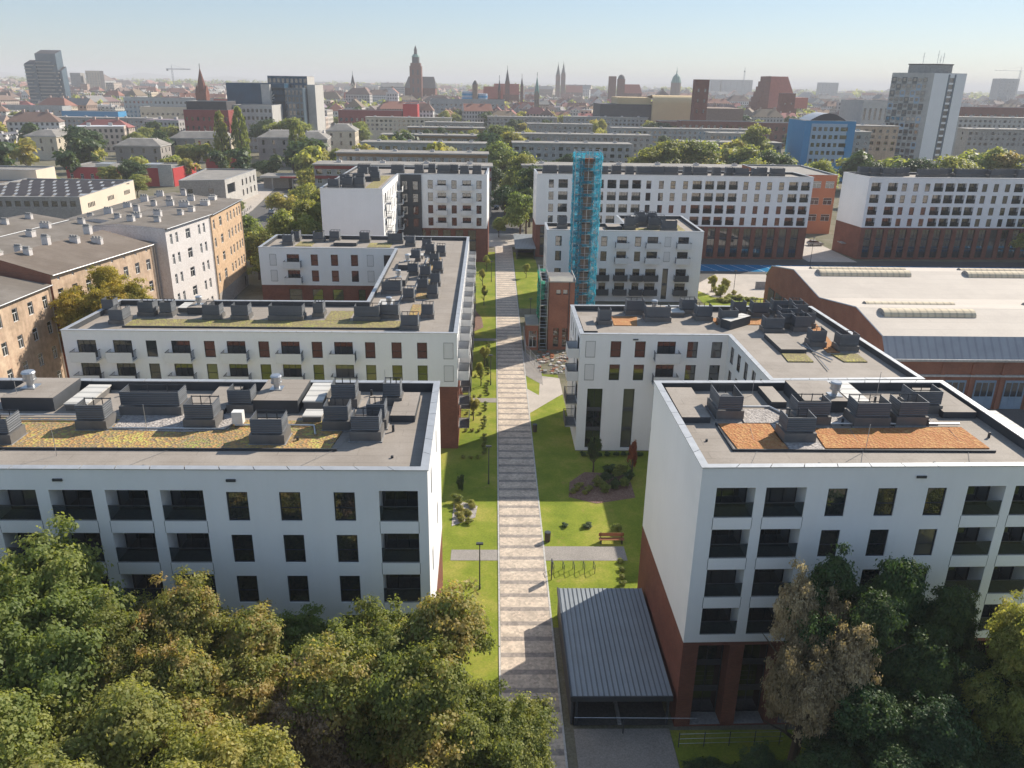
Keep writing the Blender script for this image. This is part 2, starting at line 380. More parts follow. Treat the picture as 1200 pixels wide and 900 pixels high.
class Bld:
    def __init__(s, name, label, cat, poly, group=None):
        cx = sum(p[0] for p in poly) / len(poly); cy = sum(p[1] for p in poly) / len(poly)
        s.o = (cx, cy, 0); s.poly = poly; s.root = thing(name, label, cat, s.o, 0, group)
        s.wall = MB(); s.count = {}; s.spare = {}
    def part(s, name, data, loc, rz=0., parent=None, sc=None):
        s.count[name] = s.count.get(name, 0) + 1
        return link(name, data, s.root, (loc[0] - s.o[0], loc[1] - s.o[1], loc[2]), rz, sc)
    def add(s, name, mb): return mb.build(name, s.root, s.o)
    def side(s, i): return s.poly[i], s.poly[(i + 1) % len(s.poly)]
    def facade(s, P, Q, z0, z1, mat, ops=(), near=False, reveal=None, shift=0.):
        """one wall face from P to Q (outside on the right hand of P->Q) with openings cut in and windows set back in them"""
        P, Q = Vector(P), Vector(Q); L = (Q - P).length; U = (Q - P) / L; N = Vector((U.y, -U.x)); rz = math.atan2(U.y, U.x)
        def pt(u, z, d=0): q = P + U * u - N * (d - shift); return (q.x, q.y, z)
        cut = [o for o in ops if o[5] not in ('blind',) and o[0] - o[2] / 2 > .02 and o[0] + o[2] / 2 < L - .02]
        us = sorted({0., L} | {round(o[0] - o[2] / 2, 3) for o in cut} | {round(o[0] + o[2] / 2, 3) for o in cut})
        zs = sorted({z0, z1} | {round(o[1], 3) for o in cut} | {round(o[1] + o[3], 3) for o in cut})
        for j in range(len(zs) - 1):
            zm = (zs[j] + zs[j + 1]) / 2; run = None
            row = [o for o in cut if o[1] < zm < o[1] + o[3]]
            for i in range(len(us) - 1):
                um = (us[i] + us[i + 1]) / 2
                hole = any(o[0] - o[2] / 2 < um < o[0] + o[2] / 2 for o in row)
                if not hole and run is None: run = us[i]
                if run is not None and (hole or i == len(us) - 2):
                    e = us[i] if hole else us[i + 1]
                    s.wall.face([pt(run, zs[j]), pt(e, zs[j]), pt(e, zs[j + 1]), pt(run, zs[j + 1])], mat); run = None
        for o in ops:
            u, z, w, h, d, kind = o[:6]; a, b = u - w / 2, u + w / 2
            rv = reveal or mat
            if o in cut:
                s.wall.face([pt(a, z), pt(a, z + h), pt(a, z + h, d), pt(a, z, d)][::-1], rv)
                s.wall.face([pt(b, z), pt(b, z, d), pt(b, z + h, d), pt(b, z + h)][::-1], rv)
                s.wall.face([pt(a, z), pt(a, z, d), pt(b, z, d), pt(b, z)][::-1], 'grey' if d > .5 else rv)
                s.wall.face([pt(a, z + h), pt(b, z + h), pt(b, z + h, d), pt(a, z + h, d)][::-1], rv)
                s.wall.face([pt(a, z, d), pt(b, z, d), pt(b, z + h, d), pt(a, z + h, d)], 'dark')
            elif kind != 'blind': continue
            if kind == 'blind':
                s.part('blind_panel', blind_mesh(w, h), pt(u, z), rz); continue
            style = {'win': 'res', 'balc': 'door', 'balcd': 'door', 'balcw': 'door', 'logg': 'door', 'tall': 'tall', 'recess': 'tall', 'old': 'old', 'oldw': 'oldw'}[kind]
            if kind == 'old' and not cut: pass
            loc = pt(u, z + .01, d - .075)
            fm, gm, om = win_mesh(w - .01, h - .02, style)
            if near:
                wo = s.part('window', fm, loc, rz); link('pane', gm, wo)
            else: s.part('window', om, loc, rz)
            if kind in ('balc', 'balcd', 'balcw'):
                s.part('balcony', balcony_mesh(max(2.5, w + .75), {'balc': 'white', 'balcd': 'dark', 'balcw': 'solid'}[kind]), pt(u, z - .02), rz)
            if kind == 'logg' and near and z > 8:
                sk = ('sp', round(w, 2))
                if sk not in _cache:
                    q = MB(); q.box(-w / 2 - .035, -.004, 0, w / 2 + .035, .02, .82, 'dark'); q.box(-w / 2 + .0, -.014, .012, w / 2 - .0, -.005, .81, 'white'); _cache[sk] = q.mesh('spandrel_panel')
                s.part('spandrel_panel', _cache[sk], pt(u, z - .835), rz)
            if kind == 'logg': s.part('railing', rail_mesh(w), pt(u, z), rz)
    def flat_roof(s, ztop, par=.65, roofmat='roof', cope='coping', inner='darkpanel', cw=.42, thick=.06):
        p = s.poly; q = inset(p, cw - .06); n = len(p)
        r = MB(); r.face([(a[0], a[1], ztop - par) for a in q], roofmat)
        for i in range(n):
            a, b = q[i], q[(i + 1) % n]
            r.face([(b[0], b[1], ztop - par), (a[0], a[1], ztop - par), (a[0], a[1], ztop - .002), (b[0], b[1], ztop - .002)], inner)
        s.add('roof', r)
        c = MB(); po = inset(p, -.07); pi = inset(p, cw)
        for i in range(n):
            j = (i + 1) % n; A, B, Cc, D = [Vector(x) for x in (po[i], po[j], pi[j], pi[i])]
            L = (B - A).length; k = max(1, round(L / 2.0)); g = .025 / L
            for t in range(k):
                t0, t1 = t / k + (g if t else 0), (t + 1) / k - (g if t < k - 1 else 0)
                a, b, cc, d = A.lerp(B, t0), A.lerp(B, t1), D.lerp(Cc, t1), D.lerp(Cc, t0)
                c.prism([(a.x, a.y), (b.x, b.y), (cc.x, cc.y), (d.x, d.y)], ztop, ztop + thick, cope)
        s.add('coping', c)
    def patch(s, name, pts, z, mat, h=.09):
        b = MB(); b.prism(pts, z + .004, z + h, mat); return s.add(name, b)
    def finish(s): s.add('wall', s.wall)
def grid(rows, colsp, h=1.95, wd=.14, ld=1.4):
    """rows: sill heights; colsp: (u, width, kind)"""
    out = []
    for z in rows:
        for u, w, k in colsp:
            if k == 'logg': out.append((u, z, w, h + .1, ld, k))
            elif k in ('balc', 'balcd', 'balcw'): out.append((u, z - .1, w, h + .1, wd, k))
            else: out.append((u, z, w, h, wd, k))
    return out
def vent_mesh(w, d, h, hp, tilt=0):
    """dark plinth carrying a louvred screen open at the top, struts, and the condenser behind it"""
    k = ('v', w, d, h, hp)
    if k in _cache: return _cache[k]
    p = MB(); p.box(-w / 2 - .12, -d / 2 - .12, 0, w / 2 + .12, d / 2 + .12, hp, 'sheet', 'sheet'); p.box(-w / 2 - .2, -d / 2 - .2, 0, w / 2 + .2, d / 2 + .2, .08, 'grey')
    b = MB(); z0, z1 = hp + .06, hp + h; t = .05
    for (x0, y0, x1, y1) in ((-w / 2, -d / 2, w / 2, -d / 2 + t), (w / 2 - t, -d / 2 + t, w / 2, d / 2), (-w / 2, -d / 2 + t, -w / 2 + t, d / 2)):
        b.box(x0, y0, z0, x1, y1, z1, 'louvre')
        n = int((z1 - z0) / .16)
        for i in range(n):
            z = z0 + .06 + i * .16
            if x1 - x0 > y1 - y0: b.face([(x0, y0 - .004, z + .06), (x0, y0 - .035, z), (x1, y0 - .035, z), (x1, y0 - .004, z + .06)], 'louvre')
            else:
                X = x1 if x0 > 0 else x0; s = 1 if x0 > 0 else -1
                b.face([(X + .004 * s, y0, z + .06), (X + .035 * s, y0, z), (X + .035 * s, y1, z), (X + .004 * s, y1, z + .06)], 'louvre')
    b.bar((-w / 2, d / 2, z1), (w / 2, d / 2, z1), .04, 'dark'); b.bar((-w / 2, d / 2, z0 + h * .45), (w / 2, d / 2, z0 + h * .45), .035, 'dark')
    for x in (-w / 2 + .04, -w / 6, w / 6, w / 2 - .04): b.bar((x, d / 2, hp), (x, d / 2, z1 + .06), .035, 'dark')
    c = MB(); c.box(-w * .32, -d * .25, hp + .02, w * .32, d * .3, hp + h * .55, 'sheet'); c.cyl((0, 0), hp + h * .55, hp + h * .6, min(w, d) * .24, min(w, d) * .22, 'dark', 10)
    c.bar((w * .3, -d * .1, hp + .2), (w * .3, d * .55, .15), .06, 'steel')
    _cache[k] = (p.mesh('plinth'), b.mesh('ventilation_screen'), c.mesh('condenser')); return _cache[k]
def vent(B, x, y, z, w=2., d=1.6, h=1.25, hp=.8, rz=0.):
    p, b, c = vent_mesh(w, d, h, hp)
    o = B.part('ventilation_screen', b, (x, y, z), rz)
    link('plinth', p, o); link('condenser', c, o)
def cowl(B, x, y, z, s=1.):
    m = _cache.get('cowl')
    if not m:
        b = MB(); b.box(-.45, -.45, 0, .45, .45, .06, 'steel'); b.cyl((0, 0), .06, .45, .22, .22, 'steel', 14); b.cyl((0, 0), .45, .55, .40, .40, 'steel', 14); b.cyl((0, 0), .55, .95, .36, .36, 'steel', 14); b.cyl((0, 0), .95, 1.05, .42, .36, 'steel', 14)
        m = _cache['cowl'] = b.mesh('roof_cowl')
    B.part('roof_cowl', m, (x, y, z), 0, None, (s, s, s))
def skylight(B, x0, y0, x1, y1, z, h=.45):
    b = MB(); b.box(x0, y0, z, x1, y1, z + h, 'sheet'); b.box(x0 - .06, y0 - .06, z + h, x1 + .06, y1 + .06, z + h + .1, 'poly'); B.add('skylight', b)
def lump(B, name, x0, y0, x1, y1, z, h, m='darkpanel', top='roof'):
    b = MB(); b.box(x0, y0, z + .003, x1, y1, z + h, m, top); B.add(name, b)
def pipe(B, pts, r=.07, m='steel', name='roof_pipe'):
    b = MB()
    for a, c in zip(pts[:-1], pts[1:]): b.bar(a, c, r, m, 6)
    B.add(name, b)
LC = (0, 0)
def ucols(x0, lst): return [(x - x0, w, k) for x, w, k in lst]
W4 = [16.3, 13.4, 10.5, 7.6]
GREY = 'residential blocks with white upper walls'

# --- front block on the left of the path
def front_left():
    B = Bld('apartment_block', 'nearest white block behind the leafy street trees, mixed sedum and dark screens on its roof', 'building',
            [(-48, 41.9), (-3.75, 41.9), (-4.0, 56.7), (-48, 56.7)])
    f = [(-46, 2.5, 'logg'), (-43, 1.2, 'win'), (-40, 1.2, 'win'), (-37, 1.2, 'win'), (-34, 2.5, 'logg'), (-31, 2.5, 'logg'), (-27.9, 2.5, 'logg'), (-24.65, 2.5, 'logg'), (-21.4, 2.5, 'logg'), (-18.2, 2.5, 'logg'), (-15, 1.25, 'win'), (-11.9, 1.25, 'win'), (-8.7, 1.25, 'win'), (-5.5, 2.3, 'logg')]
    P, Q = B.side(0)
    B.facade(P, Q, 7, 19.7, 'white', grid(W4, ucols(-48, f)), True)
    bays = [(u, .25, 2.1, 6.5, .5, 'recess') for u in [x * 3.05 + 2.2 for x in range(14)]]
    B.facade(P, Q, 0, 7, 'brick', bays)
    P, Q = B.side(1)
    B.facade(P, Q, 7, 19.7, 'white', [(3.2, 16.3, .8, 1.95, .14, 'win'), (9.2, 16.3, .8, 1.95, .14, 'win'), (3.2, 10.5, .8, 1.95, .14, 'win'), (9.2, 10.5, .8, 1.95, .14, 'win')])
    B.facade(P, Q, 0, 7, 'brick', [(6., .2, 2.2, 2.6, .6, 'recess')])
    for i in (2, 3):
        P, Q = B.side(i); B.facade(P, Q, 7, 19.7, 'white'); B.facade(P, Q, 0, 7, 'brick')
    B.flat_roof(19.7, .7)
    z = 19.0
    B.patch('sedum_bed', [(-47.3, 46.0), (-10.3, 46.0), (-10.0, 48.7), (-9.9, 50.6), (-47.3, 50.9)], z, 'sedum_m', .07)
    B.patch('gravel_bed', [(-25.2, 48.9), (-20.3, 48.6), (-17.6, 49.0), (-17.2, 52.2), (-25.6, 52.2)], z, 'gravel', .1)
    b = MB(); b.box(-47.3, 45.9, z + .002, -9.8, 46.0, z + .16, 'dark'); B.add('sedum_edging', b)
    for y in (50.3, 51.2): pipe(B, [(-46, y, z + .16), (-27.6, y, z + .16)], .06)
    pipe(B, [(-17.3, 49.6, z + .17), (-12, 49.6, z + .17), (-11.6, 48.1, z + .17)], .07)
    pipe(B, [(-25.4, 49.0, z + .17), (-17.8, 49.0, z + .17), (-17.1, 50.7, z + .17)], .06)
    for x, y, w, d in [(-26.5, 49.6, 1.8, 1.3), (-23.6, 52.2, 4.0, 1.5), (-19.5, 50.0, 1.9, 1.5), (-17.6, 52.6, 1.6, 1.4), (-14.4, 47.6, 2.0, 1.5), (-10.4, 49.8, 1.6, 1.4), (-10.6, 53.8, 1.7, 1.4), (-8.2, 48.1, 1.8, 1.4), (-7.8, 50.1, 1.2, 1.3), (-7.2, 54.0, 1.2, 1.2), (-31.5, 47.4, 1.9, 1.5), (-36, 49.5, 1.9, 1.5), (-41, 50, 3, 1.5)]:
        vent(B, x, y, z, w, d, 1.05, .72)
    lump(B, 'stair_house', -16.7, 52.0, -13.6, 56.2, z, 1.0); cowl(B, -15.6, 54.3, z + 1.0)
    lump(B, 'stair_house', -34.2, 52.2, -30.6, 56.2, z, 1.0); cowl(B, -33.2, 54.3, z + 1.0, 1.15)
    skylight(B, -13.3, 52.4, -12.0, 56.0, z + .0, .7); skylight(B, -29.9, 52.3, -28.4, 56.0, z, .45); skylight(B, -12.9, 50.4, -11.7, 51.6, z, .4)
    lump(B, 'roof_kerb', -7.0, 50.6, -5.3, 55.0, z, .5); lump(B, 'roof_kerb', -20.4, 51.6, -18.6, 56.2, z, .45)
    b = MB(); b.box(-17.4, 49.4, z + .3, -16.7, 49.95, z + 1.15, 'acwhite'); B.add('condenser', b)
    for x, y in [(-22.9, 48.9), (-26.9, 45.1), (-33.5, 53.0), (-8.0, 56.0)]: pipe(B, [(x, y, z), (x, y, z + 1.9)], .02, 'steel', 'lightning_rod')
    for x in (-43, -33, -22.9, -12.6): pipe(B, [(x, 42.4, z + .05), (x + 2.6, 46.0, z + .05), (x + 3.6, 48.6, z + .1)], .012, 'grey', 'lightning_conductor')
    for x, y, hh in [(-35, 54, .5), (-27.2, 55.2, .4), (-18, 55.4, .5), (-9.0, 55.6, .45), (-12.6, 47.4, .3), (-6.2, 45.0, .15), (-6.6, 49.0, .5), (-30, 44, .12), (-21, 43.6, .12)]: pipe(B, [(x, y, z), (x, y, z + hh)], .09, 'dark', 'vent_pipe')
    b = MB(); b.box(-3.68, 46.2, 3.1, -2.2, 49.6, 3.35, 'white2'); B.add('entrance_canopy', b)
    for x in (-25.5, -15.5): b = MB(); b.box(x, 41.80, 18.95, x + .55, 41.895, 19.1, 'dark'); B.add('overflow_spout', b)
    B.finish()
front_left()
# --- front block on the right of the path
def front_right():
    B = Bld('apartment_block', 'nearest white block with orange sedum roof and bare gable over brick beside the ramp canopy', 'building',
            [(12.6, 42.4), (35.2, 42.9), (35.2, 57.6), (12.5, 57.1)])
    f = [(14.8, 2.4, 'logg'), (17.9, 2.5, 'logg'), (21.1, 1.2, 'win'), (24.2, 1.2, 'win'), (27.3, 1.2, 'win'), (30.4, 2.4, 'logg'), (33.4, 2.4, 'logg')]
    P, Q = B.side(0)
    B.facade(P, Q, 7, 19.7, 'white', grid(W4, ucols(12.6, f)), True)
    B.facade(P, Q, 0, 7, 'brick', [(2.1 + 3.05 * i, .15, 2.1, 6.6, 1.2, 'recess') for i in range(7)])
    P, Q = B.side(3); B.facade(P, Q, 7, 19.7, 'white'); B.facade(P, Q, 0, 7, 'brick')
    for i in (1, 2):
        P, Q = B.side(i); B.facade(P, Q, 7, 19.7, 'white', grid(W4, [(3.2 + 3 * k, 1.2, 'win') for k in range(4 if i == 1 else 6)])); B.facade(P, Q, 0, 7, 'brick')
    B.flat_roof(19.7, .65)
    z = 19.05
    B.patch('sedum_bed', [(15.9, 46.2), (19.2, 46.2), (19.3, 50.4), (15.7, 50.4)], z, 'sedum_o', .08)
    B.patch('sedum_bed', [(21.7, 46.5), (32.6, 46.6), (32.6, 50.0), (22.0, 49.6)], z, 'sedum_o', .08)
    B.patch('gravel_bed', [(17.6, 50.5), (27, 50.5), (27, 53.0), (17.6, 53.0)], z, 'gravel', .1); B.patch('gravel_bed', [(19.3, 46.2), (21.6, 46.2), (21.6, 50.4), (19.4, 50.4)], z, 'gravel', .075)
    B.patch('gravel_bed', [(27.1, 50.4), (31.2, 50.4), (31.2, 52), (27.1, 52)], z, 'gravel', .1)
    b = MB(); b.box(15.5, 46.05, z + .002, 32.7, 46.15, z + .15, 'dark'); b.box(15.5, 46.15, z + .002, 15.6, 50.4, z + .15, 'dark'); B.add('sedum_edging', b)
    pipe(B, [(22.0, 50.2, z + .2), (32.6, 50.3, z + .2)], .07); pipe(B, [(17.8, 53.2, z + .2), (20.2, 53.2, z + .2), (21.2, 50.8, z + .2)], .09)
    for x, y, w, d in [(16.7, 52.4, 1.7, 2.4), (20.3, 48.2, 1.9, 1.5), (22.2, 51.0, 2.3, 1.5), (26.3, 50.9, 2.3, 1.6), (29.2, 51.1, 2.0, 1.6), (31.2, 53.2, 2.2, 1.6)]:
        vent(B, x, y, z, w, d, 1.05, .72)
    lump(B, 'stair_house', 22.4, 52.4, 25.6, 56.6, z, 1.0); cowl(B, 25.0, 53.6, z + 1.0)
    skylight(B, 25.9, 52.6, 27.2, 56.6, z, .8); lump(B, 'roof_kerb', 32.2, 51.7, 34.6, 56.5, z, .5); lump(B, 'roof_kerb', 20.4, 53.4, 21.5, 56.6, z, .5)
    lump(B, 'roof_kerb', 13.2, 50.6, 15.2, 56.4, z, .45)
    for x, y in [(24.2, 46.2), (19.8, 56), (29.5, 56.2)]: pipe(B, [(x, y, z), (x, y, z + 1.9)], .02, 'steel', 'lightning_rod')
    for x in (15.5, 22.4, 29.3): pipe(B, [(x, 42.9, z + .05), (x + 1.6, 46.1, z + .05), (x + 2.2, 49.6, z + .1)], .012, 'grey', 'lightning_conductor')
    for x, y, hh in [(14.2, 47.6, .15), (18.6, 54.6, .5), (28.6, 54.6, .5), (33.6, 48.4, .4), (20.4, 44.2, .12), (27.8, 44.4, .12), (30.3, 50.2, .5), (24.4, 50.4, .5)]: pipe(B, [(x, y, z), (x, y, z + hh)], .09, 'dark', 'vent_pipe')
    b = MB(); b.box(25.8, 42.60, 18.95, 26.4, 42.68, 19.1, 'dark'); B.add('overflow_spout', b)
    B.finish()
front_right()
# --- middle block left (C-shaped court)
def middle_left():
    B = Bld('apartment_block', 'C-shaped white block round a court, small white balconies, behind the nearest block beside the path', 'building',
            [(-48.3, 86.5), (-4.0, 86.5), (-4.4, 147), (-39.7, 147), (-39.7, 135), (-16.6, 135), (-16.2, 100.3), (-47.6, 100)])
    T = 14.35; rows = [11.3, 8.55]
    f = [(-45.7, 2.1, 'balc'), (-41.7, 2.1, 'balc'), (-38.5, 1.2, 'win'), (-35.2, 2.1, 'balc'), (-32, 1.2, 'win'), (-29, 2.1, 'balc'), (-25.9, 1.2, 'win'), (-22.9, 2.1, 'balc'), (-19.9, 1.2, 'win'), (-16.9, 2.1, 'balc'), (-13.9, 1.15, 'win'), (-10.9, 1.15, 'win'), (-8, 1.15, 'win'), (-5., 1.1, 'blind')]
    P, Q = B.side(0); B.facade(P, Q, 7.9, T, 'white', grid(rows, ucols(-48.3, f)), True)
    B.facade(P, Q, 0, 7.9, 'brick', [(2.6 + 3.02 * i, zz, 1.3, 1.95, .14, 'win') for i in range(13) for zz in (5.2, 1.6)])
    P, Q = B.side(1); side = [(2.6 + 6.0 * i, 2.1, 'balcw') for i in range(10)] + [(5.6 + 6.0 * i, 1.1, 'win') for i in range(9)]
    B.facade(P, Q, 7.9, T, 'white', grid(rows, side), True)
    B.facade(P, Q, 0, 7.9, 'brick', [(a[0], zz, a[1], 1.95, .14, 'balcd' if a[2] == 'balcw' else 'win') for a in side for zz in (5.3, 2.3)])
    P, Q = B.side(4)  # back wing, seen over the court
    g = [(-37.4, 1.1, 'blind'), (-34.0, 2.1, 'balc'), (-30.4, 1.2, 'win'), (-27.0, 1.2, 'win'), (-23.6, 1.2, 'win'), (-20.9, 1.1, 'blind'), (-18.0, 1.2, 'win')]
    B.facade(P, Q, 7.9, T, 'white', grid(rows, ucols(-39.7, g)), True)
    B.facade(P, Q, 0, 7.9, 'brick', [(u + 39.7, 5.2, w, 2.0, .14, 'win') for u, w in [(-34, 2.2), (-30.2, 1.8), (-26.7, 1.8), (-22.6, 1.2), (-18.2, 2.0)]], False)
    for i in (2, 3, 5, 6, 7):
        P, Q = B.side(i); ops = grid(rows, [(3 + 3.4 * k, 1.2, 'win') for k in range(9)]) if i == 5 else ()
        B.facade(P, Q, 7.9, T, 'white', ops); B.facade(P, Q, 0, 7.9, 'brick')
    B.flat_roof(T, .6)
    z = T - .6
    B.patch('sedum_bed', [(-43, 89.9), (-10.8, 90.4), (-10.8, 93.2), (-43, 93.2)], z, 'sedum_g', .08); B.patch('sedum_bed', [(-20.3, 93.3), (-17.4, 93.3), (-17.4, 97.5), (-20.3, 97.5)], z, 'sedum_g', .08)
    B.patch('sedum_bed', [(-34.6, 139.5), (-31.8, 139.5), (-31.8, 143.5), (-34.6, 143.5)], z, 'sedum_g', .08); B.patch('sedum_bed', [(-22, 139), (-18, 139), (-18, 143), (-22, 143)], z, 'sedum_g', .08)
    for y0, y1 in ((96, 101), (104, 107), (110, 115), (120, 126), (128, 131)): B.patch('sedum_bed', [(-10.4, y0), (-8.6, y0), (-8.6, y1), (-10.4, y1)], z, 'sedum_m', .08)
    b = MB(); b.box(-43, 89.75, z + .002, -10.7, 89.9, z + .2, 'dark'); B.add('sedum_edging', b)
    vs = [(-44, 91.8, 1.6, 2.2), (-42.0, 95, 1.8, 1.6), (-39.6, 95, 1.4, 1.6), (-33.8, 94, 2, 1.6), (-30.4, 94, 2, 1.6), (-24.9, 93.9, 4, 1.6), (-21.3, 95.3, 1.2, 1.6), (-15.2, 94, 3, 1.6), (-12.6, 94.9, 2.2, 1.6), (-9.7, 90.3, 2, 1.5), (-8, 95.2, 1.4, 1.5), (-11.1, 103.2, 1.4, 1.5), (-8.1, 105.3, 1.3, 1.6), (-9.7, 108.5, 1.4, 1.6), (-13.8, 107, 2.6, 1.8), (-12, 118.6, 1.5, 1.6), (-10, 116.8, 1.5, 1.6), (-8.4, 120.3, 1.4, 1.6), (-12.5, 128.6, 1.4, 1.6), (-8.7, 133, 1.4, 1.7), (-10.6, 134, 1.4, 1.7), (-11.5, 138.5, 1.5, 1.7), (-36, 140.8, 1.7, 1.6), (-35.5, 144.6, 1.4, 1.6), (-31.3, 144, 1.8, 1.6), (-28.6, 145, 1.7, 1.5), (-23.1, 144.3, 1.7, 1.6), (-17.5, 143.6, 2.6, 1.6), (-14.6, 141, 1.6, 1.6), (-47, 96, 1.4, 1.4), (-9.3, 126, 1.4, 1.6), (-8.2, 112, 1.3, 1.6)]
    for x, y, w, d in vs: vent(B, x, y, z, w, d, 1.25, .6)
    lump(B, 'stair_house', -37.5, 95.5, -35.4, 99.3, z, .9); lump(B, 'stair_house', -14.8, 111, -12.4, 116, z, .9); lump(B, 'stair_house', -28, 140, -24, 142, z, .6); lump(B, 'stair_house', -14.6, 121.5, -12.4, 126.5, z, .8)
    skylight(B, -14.5, 98.5, -12.8, 101, z, .6); skylight(B, -14, 129.5, -11.5, 131, z, .6); skylight(B, -39, 96.5, -37.8, 99, z, .5)
    for x, y in ((-13, 97.5), (-13.6, 113), (-13.4, 124), (-36.5, 97)): cowl(B, x, y, z + .9)
    pipe(B, [(-12.3, 97, z + .25), (-12, 110, z + .25), (-10.8, 110, z + .25), (-10.7, 130, z + .25)], .07)
    B.finish()
middle_left()
# --- middle block right (L-shaped, one wing toward the camera)
def middle_right():
    B = Bld('apartment_block', 'L-shaped all-white block with tall dark glazing strips, standing before the blue netted scaffold', 'building',
            [(10, 86.2), (26.9, 86.2), (26.9, 71.6), (42.3, 72.2), (41.3, 99.2), (10, 98.8)])
    T = 14.5; rows = [11.75, 8.95]
    P, Q = B.side(0)
    f = [(11.2, 1.1, 'blind'), (14.1, 1.2, 'win'), (16.9, 1.2, 'win'), (19.9, 2.1, 'balc'), (22.9, 1.2, 'win'), (25.7, 1.2, 'win')]
    ops = grid(rows, ucols(10, f)) + [(u - 10, .3, w, 7.6, .3, 'tall') for u, w in [(12.0, 1.8), (16.0, 1.3), (19.9, 2.1), (23.0, 1.3), (25.6, 1.3)]]
    B.facade(P, Q, 0, T, 'white', ops, True)
    P, Q = B.side(1); B.facade(P, Q, 0, T, 'white', grid(rows + [5.6, 2.6], [(2 + 2.6 * i, 1.2, 'win') for i in range(5)]), True)
    P, Q = B.side(2); B.facade(P, Q, 0, T, 'white', grid([11.0, 8.2, 5.4, 2.6], [(2.4 + 3 * i, 1.2, 'win') for i in range(5)]))
    for i in (3, 4): P, Q = B.side(i); B.facade(P, Q, 0, T, 'white', grid(rows + [5.6, 2.6], [(2.4 + 3 * k, 1.2, 'win') for k in range(8)]))
    P, Q = B.side(5); L = 12.6
    ops = grid(rows, [(L - 1.9, 2.1, 'balcw'), (L - 5.5, .9, 'win'), (L - 8, .9, 'win'), (L - 10.3, .9, 'win')]) + [(L - 1.9, z, 2.1, 2.1, .14, 'balcd') for z in (5.9, 3.0)] + [(L - 6, .3, 1.2, 7.6, .3, 'tall')]
    B.facade(P, Q, 0, T, 'white', ops, True)
    B.flat_roof(T, .6); z = T - .6
    B.patch('sedum_bed', [(14.6, 91.7), (17.4, 91.7), (18.0, 95.6), (14.8, 95.6)], z, 'sedum_o', .08); B.patch('sedum_bed', [(27.2, 92.5), (35.0, 92.5), (35.0, 95.2), (27.2, 95.2)], z, 'sedum_o', .08)
    B.patch('sedum_bed', [(36.7, 82), (38.1, 82), (39.9, 94.5), (37.6, 94.5)], z, 'sedum_o', .08); B.patch('sedum_bed', [(31.2, 78.7), (33.9, 78.7), (34.0, 81.4), (31.4, 81.4)], z, 'sedum_g', .12); B.patch('sedum_bed', [(37.2, 78.8), (39.7, 78.8), (39.7, 81.4), (36.8, 81.4)], z, 'sedum_g', .12)
    for x, y, w, d in [(13.5, 92.4, 1.5, 1.4), (17.9, 97.0, 2.2, 1.4), (20.2, 94.1, 3.0, 1.6), (24.8, 97.6, 1.9, 1.4), (26.0, 94.6, 1.9, 1.6), (28.6, 92.8, 2, 1.6), (33.6, 96.6, 2, 1.6), (36.4, 97.6, 1.8, 1.5), (36.2, 94.0, 2.0, 1.6), (38.4, 95.8, 1.6, 1.5), (33.0, 89.6, 2.2, 1.6), (36.6, 90.4, 1.9, 1.6), (36.3, 84.6, 1.6, 1.6), (39.1, 83.2, 2.1, 1.6), (31.0, 96.8, 1.6, 1.4), (35.2, 91.6, 1.6, 1.4), (38.0, 91.9, 1.4, 1.4), (38.6, 97.7, 1.4, 1.2)]: vent(B, x, y, z, w, d, 1.3, .65)
    lump(B, 'stair_house', 19, 96.0, 22, 98.3, z, .8); skylight(B, 22.3, 95.8, 24.0, 98, z, .5)
    lump(B, 'roof_kerb', 31.4, 81.6, 34.2, 87.4, z, .5); lump(B, 'roof_kerb', 10.6, 88.2, 12.2, 94.5, z, .4); cowl(B, 20.4, 97, z + .8)
    b = MB(); b.prism([(28.2, 90.2), (31.4, 92.8), (30.6, 94.0), (27.4, 91.4)], z, z + 1.1, 'darkpanel', 'poly'); B.add('skylight', b)
    pipe(B, [(36.0, 79, z + .2), (34.2, 85, z + .2)], .08); pipe(B, [(34.4, 76, z + .15), (35.4, 85, z + .15)], .05)
    b = MB(); b.box(16.0, 86.10, 13.85, 16.6, 86.18, 14.0, 'dark'); B.add('overflow_spout', b)
    B.finish()
middle_right()
